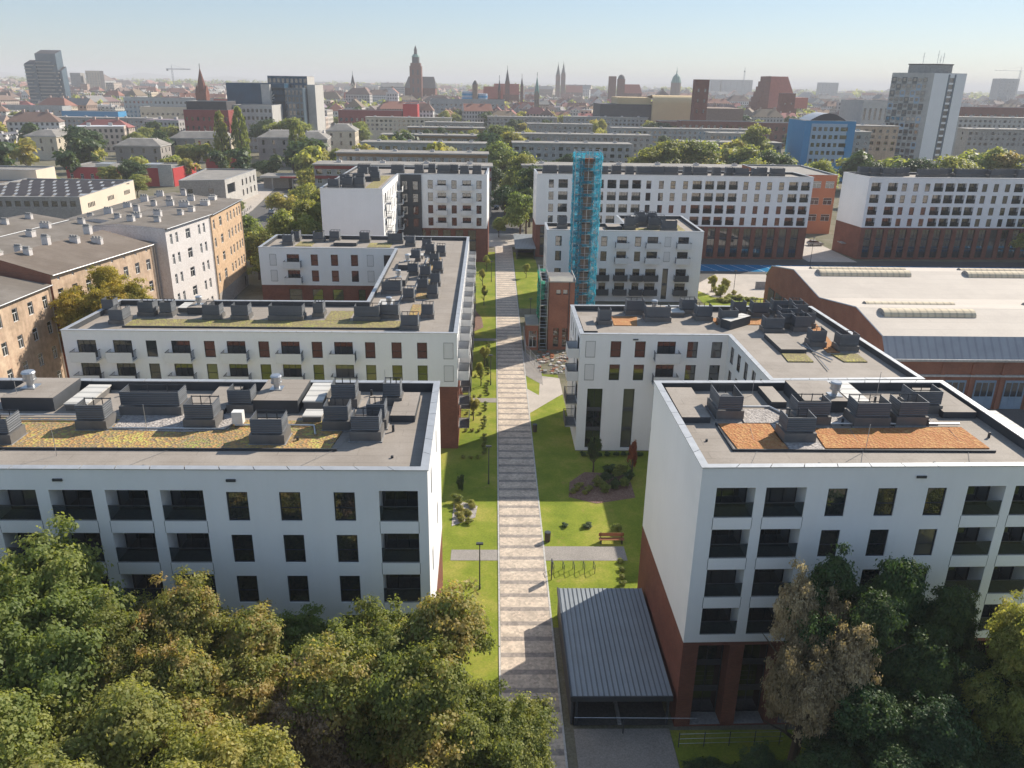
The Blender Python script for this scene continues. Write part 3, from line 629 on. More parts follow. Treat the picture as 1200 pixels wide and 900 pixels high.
# --- rear white block right, behind the scaffold
def rear_right():
    B = Bld('apartment_block', 'white block with black balcony panels on its lower floors, directly behind the blue netted scaffold', 'building',
            [(10.6, 156.2), (41.5, 156.2), (41.5, 176.2), (27, 176.2), (27, 165), (10.6, 165)])
    T = 14.2; rows = [11.15, 8.2]
    P, Q = B.side(0)
    f = [(12.9, 1.2, 'win'), (16.2, 1.2, 'win'), (19.0, 1.2, 'win'), (21.9, 1.2, 'win'), (25.4, 1.9, 'balc'), (28.6, 1.2, 'win'), (31.5, 2.1, 'balc'), (34.5, 1.2, 'blind'), (37.6, 2.1, 'balc')]
    ops = grid(rows, ucols(10.6, f))
    for zz in (4.6, 1.7): ops += [(u - 10.6, zz, w, 2.1, .2, k) for u, w, k in [(12.9, 1.3, 'win'), (16.2, 1.3, 'win'), (19, 1.3, 'win'), (21.9, 1.4, 'balcd'), (25.4, 2.0, 'balcd'), (28.6, 1.4, 'balcd'), (31.5, 2.1, 'balcd'), (37.6, 2.1, 'balcd')]]
    ops.append((34.5 - 10.6, .5, 1.1, 6.3, .25, 'tall'))
    B.facade(P, Q, 0, T, 'white', ops, True)
    for i in range(1, 6):
        P, Q = B.side(i); L = (Vector(Q) - Vector(P)).length
        B.facade(P, Q, 0, T, 'white', grid(rows + [5, 2], [(2.2 + 3 * k, 1.1, 'win') for k in range(int(L / 3))]) if i in (1, 5) else ())
    B.flat_roof(T, .6); z = T - .6
    B.patch('sedum_bed', [(22, 157.8), (36.5, 157.8), (37, 163), (23, 163)], z, 'sedum_g', .08); B.patch('sedum_bed', [(35.5, 160), (38.8, 160), (38.8, 173), (35.5, 173)], z, 'sedum_g', .08)
    for x, y, w, d in [(28.6, 164, 2, 1.6), (30.6, 166, 2, 1.6), (33, 167, 2, 1.6), (34.3, 164.5, 2, 1.6), (32.6, 162, 2, 1.6), (33.6, 169.5, 1.6, 1.6), (35, 158.9, 3, 1.5), (27.6, 161.5, 2, 1.5), (31, 170, 2, 1.5), (14, 162, 1.8, 1.4)]: vent(B, x, y, z, w, d, 1.5, .9)
    skylight(B, 29, 166.5, 31.5, 169, z, 1.6); lump(B, 'stair_house', 23.0, 160.5, 26, 164, z, .7)
    B.finish()
rear_right()
def white_brick(label, poly, T, cols_by_side, front, gap=None, vents=None, zb=8.1, rows=(17.15, 14.25, 11.3, 8.45), extra=None):
    B = Bld('apartment_block', label, 'building', poly)
    for i in range(len(poly)):
        P, Q = B.side(i); L = (Vector(Q) - Vector(P)).length; cl = cols_by_side.get(i)
        B.facade(P, Q, zb, T, 'white', grid(rows, cl, 1.95, .14, .9) if cl else ())
        if i in front:
            n = int((L - 1.2) / 3.02); B.facade(P, Q, 0, zb, 'brick', [(2.1 + 3.02 * k, .4, 1.9, 7.3, .35, 'tall') for k in range(n)])
        else: B.facade(P, Q, 0, zb, 'brick')
    B.flat_roof(T, .5, cw=.4)
    for v in vents or []: vent(B, v[0], v[1], T - .5, v[2], 1.6, 1.35, .75)
    if extra: extra(B)
    B.finish(); return B
r2 = random.Random(3)
# rear long block right (behind the parking court)
fc = [(14.2, 1.2, 'win'), (17.1, 2.3, 'logg'), (20.1, 1.2, 'win'), (23, 2.2, 'logg'), (26, 2.2, 'logg'), (29.1, 2.2, 'logg'), (32.1, 2.2, 'logg'), (35.2, 2.2, 'logg'), (38.2, 1.2, 'win'), (41.3, 1.2, 'win'), (44.2, 1.2, 'win'), (47.3, 1.2, 'win'), (50.2, 2.3, 'logg'), (53.3, 2.2, 'logg'), (56.2, 2.2, 'logg'), (59.2, 2.2, 'logg'), (62.3, 1.2, 'win'), (65.3, 1.2, 'win'), (68.2, 1.2, 'win'), (71.2, 1.2, 'win'), (74.2, 2.3, 'logg'), (77.2, 2.2, 'logg')]
vs = [(x, 203.5 + r2.random() * 3.5, r2.choice([1.8, 2.2, 3.4])) for x in (14, 18, 24, 27.5, 31, 34, 37.5, 41, 44.5, 49, 52, 56, 59.5, 62, 65.5, 68, 71.5)]
def ex(B):
    for x0, x1 in ((12, 38), (40, 60), (62, 76)): B.patch('sedum_bed', [(x0, 201.3), (x1, 201.3), (x1, 203), (x0, 203)], 19.9, 'sedum_m', .1)
white_brick('longest rear white block over dark brick, facing the blue parking bays', [(10.6, 199.5), (79, 199.9), (78, 211.5), (10.4, 211.2)], 20.4, {0: ucols(10.6, fc), 3: [(3, .8, 'win'), (8.5, .8, 'win')]}, (0,), vents=vs, extra=ex)
# rear block far right
fe = [(2, 2.4, 'logg'), (6.3, 2.5, 'logg'), (9.3, 1.25, 'win'), (12.3, 1.25, 'win'), (15.3, 1.25, 'win'), (18.2, 2.4, 'logg'), (21.2, 2.4, 'logg'), (24.2, 2.4, 'logg'), (27.2, 2.4, 'logg'), (30.2, 1.25, 'win'), (33.2, 1.25, 'win'), (36.2, 1.25, 'win'), (39.2, 2.4, 'logg'), (42.2, 2.4, 'logg'), (45.2, 2.4, 'logg'), (48.2, 1.25, 'win'), (51.2, 1.25, 'win'), (54.2, 2.4, 'logg')]
vs = [(96 + 2.7 * k, 206.5 + r2.random() * 5, r2.choice([1.8, 2.4, 3.2])) for k in range(18)]
def ex(B):
    B.patch('sedum_bed', [(97, 203), (118, 203.6), (118, 205.5), (97, 205)], 20.0, 'sedum_m', .1)
    b = MB(); b.box(91.2, 206, 3.0, 92.4, 209, 3.15, 'grey'); B.add('entrance_canopy', b)
white_brick('rear white block with a pale blank gable over orange brick, opposite the orange school', [(93.3, 200.8), (152, 203.2), (152, 217), (91.8, 213)], 20.5, {0: fe}, (0,), vents=vs, extra=ex)
# rear block left with tall wing
def ex(B):
    w = MB(); w.box(-21.9, 192.35, 0.05, -17.0, 192.65, 20.58, 'darkpanel'); B.add('dark_stair_panel', w)
    for zz in (17.1, 14.2, 11.3, 8.4, 4.5):
        for x in (-20.9, -18.4): B.part('window', win_mesh(1.3, 2.0, 'res')[2], (x, 192.27, zz))
    B.patch('sedum_bed', [(-26.5, 168), (-24, 168), (-24, 192), (-26.5, 192)], 20.2, 'sedum_g', .1); B.patch('sedum_bed', [(-16, 194), (-2, 194), (-2, 195.5), (-16, 195.5)], 20.2, 'sedum_g', .1)
    lump(B, 'stair_house', -31, 181, -27, 186, 20.2, 1.)
f3 = [(-14.9 + 22.3, 1.2, 'win'), (-12.2 + 22.3, 2., 'balc'), (-9.3 + 22.3, 1.2, 'win'), (-6.3 + 22.3, 2., 'balc'), (-3.4 + 22.3, 1.2, 'win')]
g3 = [(2.0, .9, 'win'), (4.6, 2.0, 'balc'), (7.6, .9, 'win'), (10.2, .9, 'win'), (13.2, .9, 'win'), (16.2, .9, 'win'), (19.0, .9, 'win'), (22.4, .9, 'win'), (25.4, 2.0, 'balc')]
vs = [(-32.5, 167, 2.2), (-30, 169, 2), (-30, 172, 2), (-27.8, 170, 2), (-31.8, 176, 2), (-29, 177, 2.4), (-26.2, 182, 2), (-30, 190, 2), (-28, 193, 2), (-23, 198, 3), (-18, 199, 2), (-12, 199, 3), (-9.6, 200, 2), (-7, 198, 2), (-4, 199, 2), (-31, 198, 3), (-15, 201, 1.6)]
white_brick('rear white block with bare gable wing and dark stair panel at the far path end', [(-34.8, 164), (-22.3, 164), (-22.3, 192.7), (-1.5, 192.7), (-1.1, 209), (-34.8, 209)], 20.7, {1: g3, 2: f3, 3: [(4, .8, 'win'), (10, .8, 'win')]}, (2,), vents=vs, extra=ex, rows=(17.4, 14.5, 11.6, 8.7))

# ------------------------------------------------------------------ the setting
def sheet(name, poly, z, mat):
    b = MB(); b.face([(x, y, z) for x, y in poly], mat); return struct(name, b)
def rect(x0, y0, x1, y1): return [(x0, y0), (x1, y0), (x1, y1), (x0, y1)]
sheet('ground', rect(-14000, -2000, 14000, 14000), -.06, 'far')
sheet('city_ground', rect(-420, -60, 420, 900), -.03, 'ground')
sheet('lawn', [(-4, 40), (.72, 40), (.5, 205), (-4.2, 205)], 0, 'lawn')
sheet('lawn', rect(-48, 56.7, -4, 86.5), .006, 'lawn')
sheet('lawn', [(5.0, 53), (12.5, 53), (30, 57.3), (27, 86), (10, 86), (10, 99), (9.8, 118), (5.0, 118)], 0, 'lawn')
sheet('lawn', [(5.2, 134), (10.6, 134), (10.6, 205), (5.2, 205)], 0, 'lawn')
sheet('lawn', rect(42.5, 140, 60, 166), 0, 'lawn')
sheet('lawn', rect(-36, 100, -16.3, 135), 0, 'lawn')
sheet('garden', rect(-60, 12, 0.4, 41.7), -.012, 'lawn'); sheet('garden', rect(12.25, 12, 60, 42.1), -.012, 'lawn')
sheet('path', [(.8, 20), (4.9, 20), (4.95, 120), (5.1, 212), (.6, 212), (.85, 120)], .045, 'path')
b = MB()
for x in (.66, 4.9): b.box(x, 36, -.02, x + .14, 211, .07, 'greylt')
struct('path_kerb', b)
sheet('footpath', rect(-3.7, 62.6, .66, 64.4), .02, 'paver'); sheet('footpath', rect(5.04, 62.6, 12.6, 65.0), .02, 'paver')
sheet('footpath', rect(-3.9, 101.2, .66, 102.8), .02, 'paver'); sheet('footpath', rect(-4.2, 129, .66, 130.4), .02, 'paver')
sheet('footpath', [(5.04, 97.5), (9.2, 103.5), (10, 104.5), (10, 111), (7.2, 112), (6.6, 104), (5.04, 106.5)], .02, 'paverlt')
sheet('footpath', [(5.04, 112), (7.4, 108), (7.6, 118), (5.04, 124)], .024, 'paver')
sheet('building_yard', [(7.7, 112.6), (14.2, 112.6), (14.2, 100.5), (40, 100.5), (40, 150), (5.1, 150), (5.1, 124), (7.6, 118)], .012, 'ground')
sheet('forecourt', rect(-14, 212, 14, 232), .03, 'paverlt'); sheet('street', rect(-4.5, 232, 9, 420), .02, 'road')
sheet('ramp_forecourt', rect(5.7, 20, 12.2, 42.2), .03, 'paver'); sheet('garden_path', [(2, 12), (12.5, 12), (12.5, 20), (2, 20)], .035, 'paver')
sheet('parking_court', rect(42, 166, 180, 199), .004, 'asphalt'); sheet('parking_bays', rect(42, 185, 150, 192.5), .012, 'bluepaint')
b = MB()
for k in range(28):
    x = 46 + 3.7 * k; b.face([(x, 185.1, .02), (x + .14, 185.1, .02), (x - 2.4, 192.4, .02), (x - 2.54, 192.4, .02)], 'line')
struct('parking_bay_lines', b)
sheet('yard_paving', [(46, 160), (72, 160), (72, 182), (52, 182), (43, 168.5)], .016, 'paverlt')
sheet('service_road', [(79.5, 197), (92, 197), (90, 300), (79, 300)], .018, 'paverlt')
sheet('hall_yard', rect(42.5, 60, 140, 102), .01, 'road')
sheet('road', [(-49, 60), (-44.5, 60), (-50, 152), (-66, 215), (-70, 270), (-78, 350), (-96, 460), (-106, 460), (-90, 350), (-80, 270), (-76, 215), (-60, 165), (-50.5, 130)], .02, 'road')
sheet('pavement', [(-84, 215), (-76.2, 215), (-80.2, 270), (-90.2, 350), (-100, 350)], .03, 'paverlt')
sheet('mulch_bed', [(8.2, 74.6), (11, 73.2), (15.3, 74.5), (15.4, 80), (10.5, 80.4), (8.6, 78)], .03, 'mulch')
sheet('gravel_bed', [(-3.9, 68.6), (-1.6, 70.3), (-1.4, 72.6), (-3.9, 74)], .03, 'gravel')
sheet('mulch_bed', [(-4.1, 133), (-1.6, 137), (-2, 143), (-4.1, 152)], .03, 'mulch')
# low hills on the horizon
def hills(name, y, h, seed, x0, x1):
    rr = random.Random(seed); b = MB(); n = 60; pts = []
    for k in range(n + 1):
        x = x0 + (x1 - x0) * k / n
        pts.append((x, h * (.45 + .55 * math.sin(math.pi * k / n)) * (.7 + .3 * math.sin(k * .7 + seed) + .15 * rr.random())))
    for (xa, ha), (xb, hb) in zip(pts[:-1], pts[1:]):
        b.face([(xa, y - 500, -.05), (xb, y - 500, -.05), (xb, y, hb), (xa, y, ha)], 'far')
        b.face([(xa, y, ha), (xb, y, hb), (xb, y + 900, -.05), (xa, y + 900, -.05)], 'far')
    struct(name, b)
hills('hills', 11000, 95, 2, -9500, -2600); hills('hills', 11800, 60, 5, -5000, 9500)

# ------------------------------------------------------------------ vegetation
def np_mesh(name, V, F4, tint, mat):
    me = bpy.data.meshes.new(name); nv, nf = len(V), len(F4)
    me.vertices.add(nv); me.vertices.foreach_set('co', V.astype(np.float32).ravel())
    me.loops.add(nf * 4); me.loops.foreach_set('vertex_index', F4.astype(np.int32).ravel())
    me.polygons.add(nf); me.polygons.foreach_set('loop_start', np.arange(0, nf * 4, 4, dtype=np.int32))
    a = me.attributes.new('tint', 'FLOAT', 'FACE'); a.data.foreach_set('value', tint.astype(np.float32))
    me.materials.append(MT[mat]); me.update(calc_edges=True); me.validate(); return me
def leaves(name, seed, nclump, nper, leaf, csize, lobes=9, shape='round', mat='leaf_g'):
    """unit crown (radius 1): irregular lobes, leaf clumps over their outer faces, single leaf blades in each clump"""
    g = np.random.default_rng(seed)
    if shape == 'poplar':
        t = g.uniform(-.97, .97, nclump); w = np.sqrt(np.clip(1 - np.abs(t) ** 2.2, 0, 1)) * (1 - .25 * t) * g.uniform(.55, 1.05, nclump)
        a = g.uniform(0, 2 * np.pi, nclump); C = np.stack([w * np.cos(a), w * np.sin(a), t], 1); O = C.copy(); O[:, 2] = .5
    else:
        d = g.normal(size=(lobes, 3)); d /= np.linalg.norm(d, axis=1)[:, None]; d[:, 2] = d[:, 2] * .8 + .12
        lc = d * g.uniform(.40, .80, (lobes, 1)); lr = g.uniform(.16, .37, lobes)
        lc = np.vstack([lc, [[0, 0, .05]]]); lr = np.append(lr, .42)
        pr = lr ** 2 / (lr ** 2).sum(); li = g.choice(len(lr), nclump, p=pr)
        e = g.normal(size=(nclump, 3)); e /= np.linalg.norm(e, axis=1)[:, None]; e[:, 2] = np.where(e[:, 2] < -.35, -e[:, 2] * .6, e[:, 2]); e /= np.linalg.norm(e, axis=1)[:, None]
        rad = lr[li] * np.where(g.random(nclump) < .14, g.uniform(1.05, 1.5, nclump), g.uniform(.7, 1.06, nclump))
        C = lc[li] + e * rad[:, None]; O = e
    ct = np.clip(g.normal(.45, .2, nclump) + (g.normal(0, .17, lobes + 1)[li] if shape != 'poplar' else 0), 0, 1)
    n = nclump * nper; ci = np.repeat(np.arange(nclump), nper)
    off = g.normal(size=(n, 3)) * csize * np.array([1, 1, .5]); P = C[ci] + off
    N = g.normal(size=(n, 3)) * .55 + O[ci] * .5 + off / csize * .35 + np.array([0, 0, .75]); N /= np.linalg.norm(N, axis=1)[:, None]
    A = np.cross(N, g.normal(size=(n, 3))); A /= np.linalg.norm(A, axis=1)[:, None]; B = np.cross(N, A)
    L = (leaf * g.uniform(.6, 1.35, n))[:, None]; W = L * g.uniform(.5, .75, (n, 1)); bend = N * L * .18
    V = np.stack([P - A * L, P - B * W + bend, P + A * L, P + B * W + bend], 1).reshape(-1, 3)
    F = np.arange(n * 4).reshape(-1, 4); tint = np.clip(ct[ci] + g.normal(0, .11, n), 0, 1)
    return np_mesh(name, V, F, tint, mat)
def trunk_mesh(seed, limbs=6):
    rr = random.Random(seed); b = MB(); p = Vector((0, 0, -.01)); r = .030
    for k in range(4):
        q = p + Vector((rr.uniform(-.012, .012), rr.uniform(-.012, .012), .16)); b.bar(p, q, r, 'bark', 8, r * .86); p = q; r *= .86
        if k >= 1:
            for j in range(limbs // 2):
                a = rr.uniform(0, 6.28); m = p + Vector((math.cos(a) * .12, math.sin(a) * .12, .12)); b.bar(p, m, r * .55, 'bark', 6, r * .34)
                e = m + Vector((math.cos(a + .4) * .1, math.sin(a + .4) * .1, .14)); b.bar(m, e, r * .34, 'bark', 5, r * .1)
                e = m + Vector((math.cos(a - .6) * .12, math.sin(a - .6) * .12, .08)); b.bar(m, e, r * .28, 'bark', 5, r * .08)
    b.bar(p, p + Vector((.02, .01, .2)), r, 'bark', 6, r * .2)
    return b.mesh('trunk')
FG = [leaves('crown', 11 + k, 1900, 95, .0175, .043, 15) for k in range(5)]
MID = [leaves('crown', 31 + k, 300, 40, .055, .10, 12) for k in range(4)]
FAR = [leaves('crown', 51 + k, 70, 9, .17, .15, 7) for k in range(3)]
POP = leaves('crown', 71, 300, 20, .075, .07, shape='poplar')
BUSH = [leaves('leaves', 81 + k, 60, 40, .11, .15, 6) for k in range(2)]
TRK = [trunk_mesh(k) for k in range(3)]
tr = random.Random(21)
def tree(label, x, y, h, r, mat='leaf_g', kind='mid', rz=None, group=None, name='tree', bottom=None, ry=None):
    bottom = bottom if bottom is not None else (.22 if kind == 'fg' else .1)
    root = thing(name, label, 'tree', (x, y, 0), 0, group)
    protos = {'fg': FG, 'mid': MID, 'far': FAR, 'poplar': [POP]}[kind]
    rzv = h * (1 - bottom) / 2
    c = link('crown', tr.choice(protos), root, (0, 0, h - rzv), tr.uniform(0, 6.28) if ry is None else 0, (r, ry or r, rzv))
    c.material_slots[0].link = 'OBJECT'; c.material_slots[0].material = MT[mat]
    link('trunk', TRK[tr.randrange(3)], root, (0, 0, 0), tr.uniform(0, 6), (h * .8, h * .8, h * .8 if kind != 'poplar' else h * .9))
    return root
# street trees in front of the near blocks
T = tree
T('tall olive green street tree hiding part of the near white block, farthest from the path', -25.2, 34.0, 20.8, 6.2, 'leaf_g', 'fg', bottom=.2)
T('tall yellow-green street tree beneath the bay of recessed balconies', -17.6, 35.4, 16.0, 4.4, 'leaf_m', 'fg')
T('broad street tree with brown-tinged leaves before the near white block', -13.0, 33.2, 15.6, 5.0, 'leaf_m', 'fg')
T('pale brownish half-dry street tree between greener crowns', -9.4, 31.5, 15.0, 4.2, 'leaf_b', 'fg')
T('large green street tree reaching over the paved path', -5.0, 34.2, 17.4, 5.2, 'leaf_m', 'fg')
T('green street tree overhanging the banded path beside the ramp canopy', -.2, 32.0, 14.2, 4.1, 'leaf_g', 'fg')
T('green street tree filling the gap before the low windows', -9.6, 36.2, 13.0, 3.8, 'leaf_g', 'fg')
T('small green tree close to the near white block corner', -6.8, 38.2, 13.2, 2.8, 'leaf_g', 'fg')
T('nearest yellow-green treetop below the pale brownish tree', -10.6, 25.6, 15.8, 5.0, 'leaf_y', 'fg')
T('nearest bright yellow-green treetop at the foot of the picture beside the path', -4.8, 24.8, 16.2, 4.0, 'leaf_y', 'fg')
T('dense dark green treetop in the nearest corner under the tall olive tree', -18.4, 27.0, 16.6, 5.6, 'leaf_g', 'fg')
T('low green tree wedged between two taller street trees', -24.5, 29.6, 16.8, 5.2, 'leaf_g', 'fg')
T('tall brown dried-out tree in front of the bare-gabled white block', 18.6, 37.0, 16.2, 3.0, 'leaf_b', 'fg', bottom=.1)
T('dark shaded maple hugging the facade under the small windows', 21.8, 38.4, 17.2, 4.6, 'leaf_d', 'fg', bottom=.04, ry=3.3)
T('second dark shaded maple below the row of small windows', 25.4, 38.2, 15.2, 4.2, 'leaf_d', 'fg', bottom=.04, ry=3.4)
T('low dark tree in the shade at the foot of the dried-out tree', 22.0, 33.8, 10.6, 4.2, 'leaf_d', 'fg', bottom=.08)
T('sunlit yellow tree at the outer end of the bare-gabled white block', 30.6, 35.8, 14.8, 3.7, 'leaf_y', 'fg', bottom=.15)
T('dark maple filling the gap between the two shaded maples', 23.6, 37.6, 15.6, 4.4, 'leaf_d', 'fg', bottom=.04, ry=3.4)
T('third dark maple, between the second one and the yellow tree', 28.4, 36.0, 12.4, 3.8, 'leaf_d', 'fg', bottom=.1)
T('low dark tree with visible gaps under the sunlit yellow tree', 31.0, 33.4, 9.5, 3.8, 'leaf_d', 'fg', bottom=.05)  # dark leaf colour of these low trees stands in for shade from taller crowns
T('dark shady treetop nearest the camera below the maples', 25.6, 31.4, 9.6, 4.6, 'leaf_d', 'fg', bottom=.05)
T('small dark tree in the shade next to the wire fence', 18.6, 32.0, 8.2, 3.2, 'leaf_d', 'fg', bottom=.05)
for i, (x, y, h, m) in enumerate([(-30, 11, 15, 'leaf_o'), (-22, 14, 13, 'leaf_m'), (-14, 10, 15, 'leaf_o'), (-5, 12, 14, 'leaf_y'), (4, 9, 14, 'leaf_o'), (13, 12, 14, 'leaf_y'), (22, 10, 15, 'leaf_o'), (31, 13, 14, 'leaf_y')]):
    T('autumn street tree across the street, seen only mirrored in the window panes', x, y, h, 4.4, m, 'fg', group='autumn trees across the street', bottom=.15)
T('small dark shrub-like tree below the brick pillars', 15.6, 33.8, 6.0, 2.2, 'leaf_d', 'fg', bottom=.05)
# courtyard and street trees farther off
T('round ochre tree crown in front of the worn ochre tenement', -54.0, 106.5, 17.6, 6.2, 'leaf_o', 'fg', bottom=.12)
for i, a in enumerate([('dark green roadside tree beside the orange tenement', -51, 172, 11, 4.6, 'leaf_g'), ('tall olive roadside tree before the bare gable wing', -44, 178, 15, 5, 'leaf_g'), ('yellowing roadside tree near the parked cars', -44, 196, 15.5, 5.2, 'leaf_y'),
        ('brown-green roadside tree farthest along the street', -46, 216, 15, 5, 'leaf_m'), ('low dark roadside tree under the taller olive one', -49, 187, 10, 4.5, 'leaf_d'), ('bushy tree beside the street bend near the orange tenement', -47, 164, 8, 3.6, 'leaf_g'), ('bright green small roadside tree by the bollards', -74, 226, 6, 2.6, 'leaf_g'), ('yellow-green tree beside the petrol station canopy', -60, 235, 11, 4.8, 'leaf_y'), ('slim tree at the court corner of the C-shaped block', -43, 160, 9, 3.2, 'leaf_g'), ('small green tree next to the pale office', -79, 250, 7, 3, 'leaf_g')]):
    T(a[0], *a[1:5], mat=a[5])
for a in [('full olive tree at the street corner behind the C-shaped block', -57, 187, 13, 5.5, 'leaf_g'), ('yellow-topped tree next to the bare gable wing', -43, 200, 14, 5.5, 'leaf_y'), ('dark low tree before the bare gable wing', -40, 172, 9, 4.5, 'leaf_d'), ('broad yellow tree over the parked cars', -55, 240, 13, 6, 'leaf_y'), ('olive tree between street and stair-panel block', -47, 245, 14, 6, 'leaf_g'), ('sunny tree beside the first long slab', -66, 290, 13, 5.5, 'leaf_y'), ('green tree by the end of the second long slab', -70, 325, 12, 5, 'leaf_g'),
        ('shrubby tree beside the flat dark-roofed annex', -178, 300, 9, 9, 'leaf_y'), ('second shrubby tree by the solar roof', -160, 292, 9, 6, 'leaf_g'), ('rust-tinted bush-tree by the solar roof', -152, 300, 7, 4, 'leaf_b'), ('wide green tree near the picture edge behind the annex', -232, 350, 13, 10, 'leaf_g'), ('round tree in front of the long grey villa roof', -150, 405, 12, 6, 'leaf_m'), ('tree before the low grey house roof', -185, 378, 11, 7, 'leaf_y'), ('low tree under the third poplar', -82, 372, 9, 6, 'leaf_g'), ('leafy tree at the corner of the red brick office', -196, 470, 15, 8, 'leaf_g'), ('pair-forming yellow tree by the red brick office', -184, 462, 12, 6, 'leaf_y'),
        ('dark bush-tree behind the petrol station', -98, 352, 9, 6, 'leaf_d'), ('green crown at the slab end by the tram stop', -84, 520, 18, 10, 'leaf_g'), ('yellowish crown in front of the third slab', -34, 345, 13, 6, 'leaf_y'), ('fir-dark crown before the fifth slab', -38, 470, 17, 6, 'leaf_d'), ('second fir-dark crown before the fifth slab', -28, 472, 18, 5, 'leaf_d'), ('small crown in front of the second slab', -22, 296, 13, 5, 'leaf_g')]:
    T(*a[:5], mat=a[5])
T('first of three slender poplars, the one nearest the red building', -123.5, 380, 27, 3.3, 'leaf_g', 'poplar', name='poplar_tree', bottom=.06)
T('tallest of three slender poplars, in the middle of them', -115.3, 381, 29, 3.5, 'leaf_g', 'poplar', name='poplar_tree', bottom=.06)
T('third slender poplar, apart from the pair and nearest the slabs', -89, 378, 24, 3.9, 'leaf_g', 'poplar', name='poplar_tree', bottom=.06)
for a in [('big dark green tree in front of the grey panel slab, beside the cream villa', -195, 400, 20, 10, 'leaf_d'), ('huge broad green tree standing before the glass residential tower', -330, 540, 31, 15, 'leaf_g'),
          ('dark tree beside the red building', -138, 318, 12, 6, 'leaf_d'), ('small green tree against the red building', -148, 318, 10, 5, 'leaf_g'), ('yellow-green tree between red building and poplars', -138, 372, 13, 6, 'leaf_y'),
          ('low willow-like tree beside the flat solar roof', -196, 318, 9, 8, 'leaf_y'), ('wide olive tree left of the cream villa', -235, 378, 13, 10, 'leaf_g'), ('spreading olive bush-tree in front of the villa', -212, 350, 10, 9, 'leaf_y'), ('dense green tree at the edge of the beige warehouse', -128, 295, 9, 5, 'leaf_g'),
          ('large bright crown at the tram stop before the church tower', -112, 455, 23, 13, 'leaf_g'), ('dark companion of the large crown at the tram stop', -128, 470, 21, 11, 'leaf_d'), ('yellow tree beside the grey villas and third poplar', -76, 360, 15, 6.5, 'leaf_y'), ('round tree before the long tram stop wall', -68, 372, 13, 5.5, 'leaf_g'), ('green tree in front of the dark red brick office', -176, 440, 15, 8, 'leaf_d'), ('mid green tree beneath the ochre school', -192, 452, 14, 7, 'leaf_g')]:
    T(*a[:5], mat=a[5])
for a in [('tall green tree at the head of the path beside the street', 7.5, 222, 14, 5.2, 'leaf_g'), ('big shady tree over the street behind the far path end', 11, 244, 18, 7, 'leaf_d'), ('bushy street tree behind the shady one', 9, 275, 19, 7, 'leaf_g'),
          ('broad crown above the street between the slab rows', 3, 330, 20, 9, 'leaf_g'), ('darker crown above the street between the slab rows', 0, 372, 18, 8, 'leaf_d'), ('pale crown closing the street between slabs', 10, 410, 20, 9, 'leaf_y'), ('farthest crown over the street between slabs', 5, 465, 21, 10, 'leaf_g'),
          ('low green tree at the corner of the rear stair block', 1.6, 226, 6, 2.8, 'leaf_g'), ('dark leafy tree behind the rear stair block corner', 3.5, 250, 12, 4.6, 'leaf_d'), ('second shady tree beside the brick end of the longest block', 9.6, 232, 13, 4.6, 'leaf_d'), ('green tree leaning over the parked street cars', 8.6, 258, 16, 5.6, 'leaf_g'), ('small dark street tree between the slabs', -1.5, 288, 14, 5, 'leaf_d'), ('dark green street tree farther between the slabs', 10.5, 300, 18, 6.5, 'leaf_d'),
          ('large round olive crown behind the longest white block', 66, 325, 22, 12, 'leaf_g'), ('tall green crown beside the large olive one', 84, 330, 23, 11, 'leaf_m'), ('yellowing low crown behind the blue scaffold', 50, 296, 15, 9, 'leaf_y'), ('light green low crown behind the longest white block', 64, 285, 15, 7, 'leaf_y'),
          ('willow-pale crown behind the longest white block', 94, 300, 18, 8, 'leaf_y'), ('dark crown behind the willow-pale one', 108, 318, 19, 8, 'leaf_d'), ('crown in front of the pale slab with a sunny end wall', 112, 345, 19, 9, 'leaf_g'), ('tall tree next to the blue building', 128, 400, 24, 9, 'leaf_g'),
          ('round tree in front of the blue building nearest the rear roof', 97, 268, 17, 6, 'leaf_d'), ('second round tree in front of the blue building', 105, 272, 17.5, 6, 'leaf_m'), ('third round tree in front of the blue building', 112, 280, 18, 6.4, 'leaf_g'), ('dark tree between blue building and checkered tower', 142, 300, 17, 7, 'leaf_d'), ('dark tree at the foot of the checkered tower', 156, 305, 18, 9, 'leaf_d'),
          ('broad sunlit tree right below the checkered tower', 172, 300, 19.5, 10, 'leaf_y'), ('tall sunlit tree behind the rear bare-gabled block', 184, 305, 22, 10, 'leaf_g'), ('green-brown tree behind the rear bare-gabled block', 192, 300, 20, 9, 'leaf_m'), ('flat wide tree at the far end of the rear bare-gabled block', 204, 290, 15, 9, 'leaf_g'), ('pale tree near the flat yellow-roofed annex', 212, 275, 13, 7, 'leaf_y'),
          ('small round tree at the edge of the parking court', 134.5, 196, 11, 4.2, 'leaf_y')]:
    T(*a[:5], mat=a[5])
tq = random.Random(77)
for i in range(46):
    lft = i % 3 == 0
    y = tq.choice([332, 338, 388, 394, 462, 468, 474, 576, 590, 604, 700, 712]) + tq.uniform(-7, 7)
    x = tq.uniform(-60, -8) if lft else tq.uniform(12, .22 * y)
    T(['green tree standing between the long slab blocks', 'yellowing tree standing between the long slab blocks', 'dark tree standing between the long slab blocks'][i % 3], x, y, tq.uniform(13, 18) + max(0, y - 450) * .008, tq.uniform(4.5, 7.5), ['leaf_g', 'leaf_y', 'leaf_d'][i % 3], group=['green trees between slabs', 'yellowing trees between slabs', 'dark trees between slabs'][i % 3])
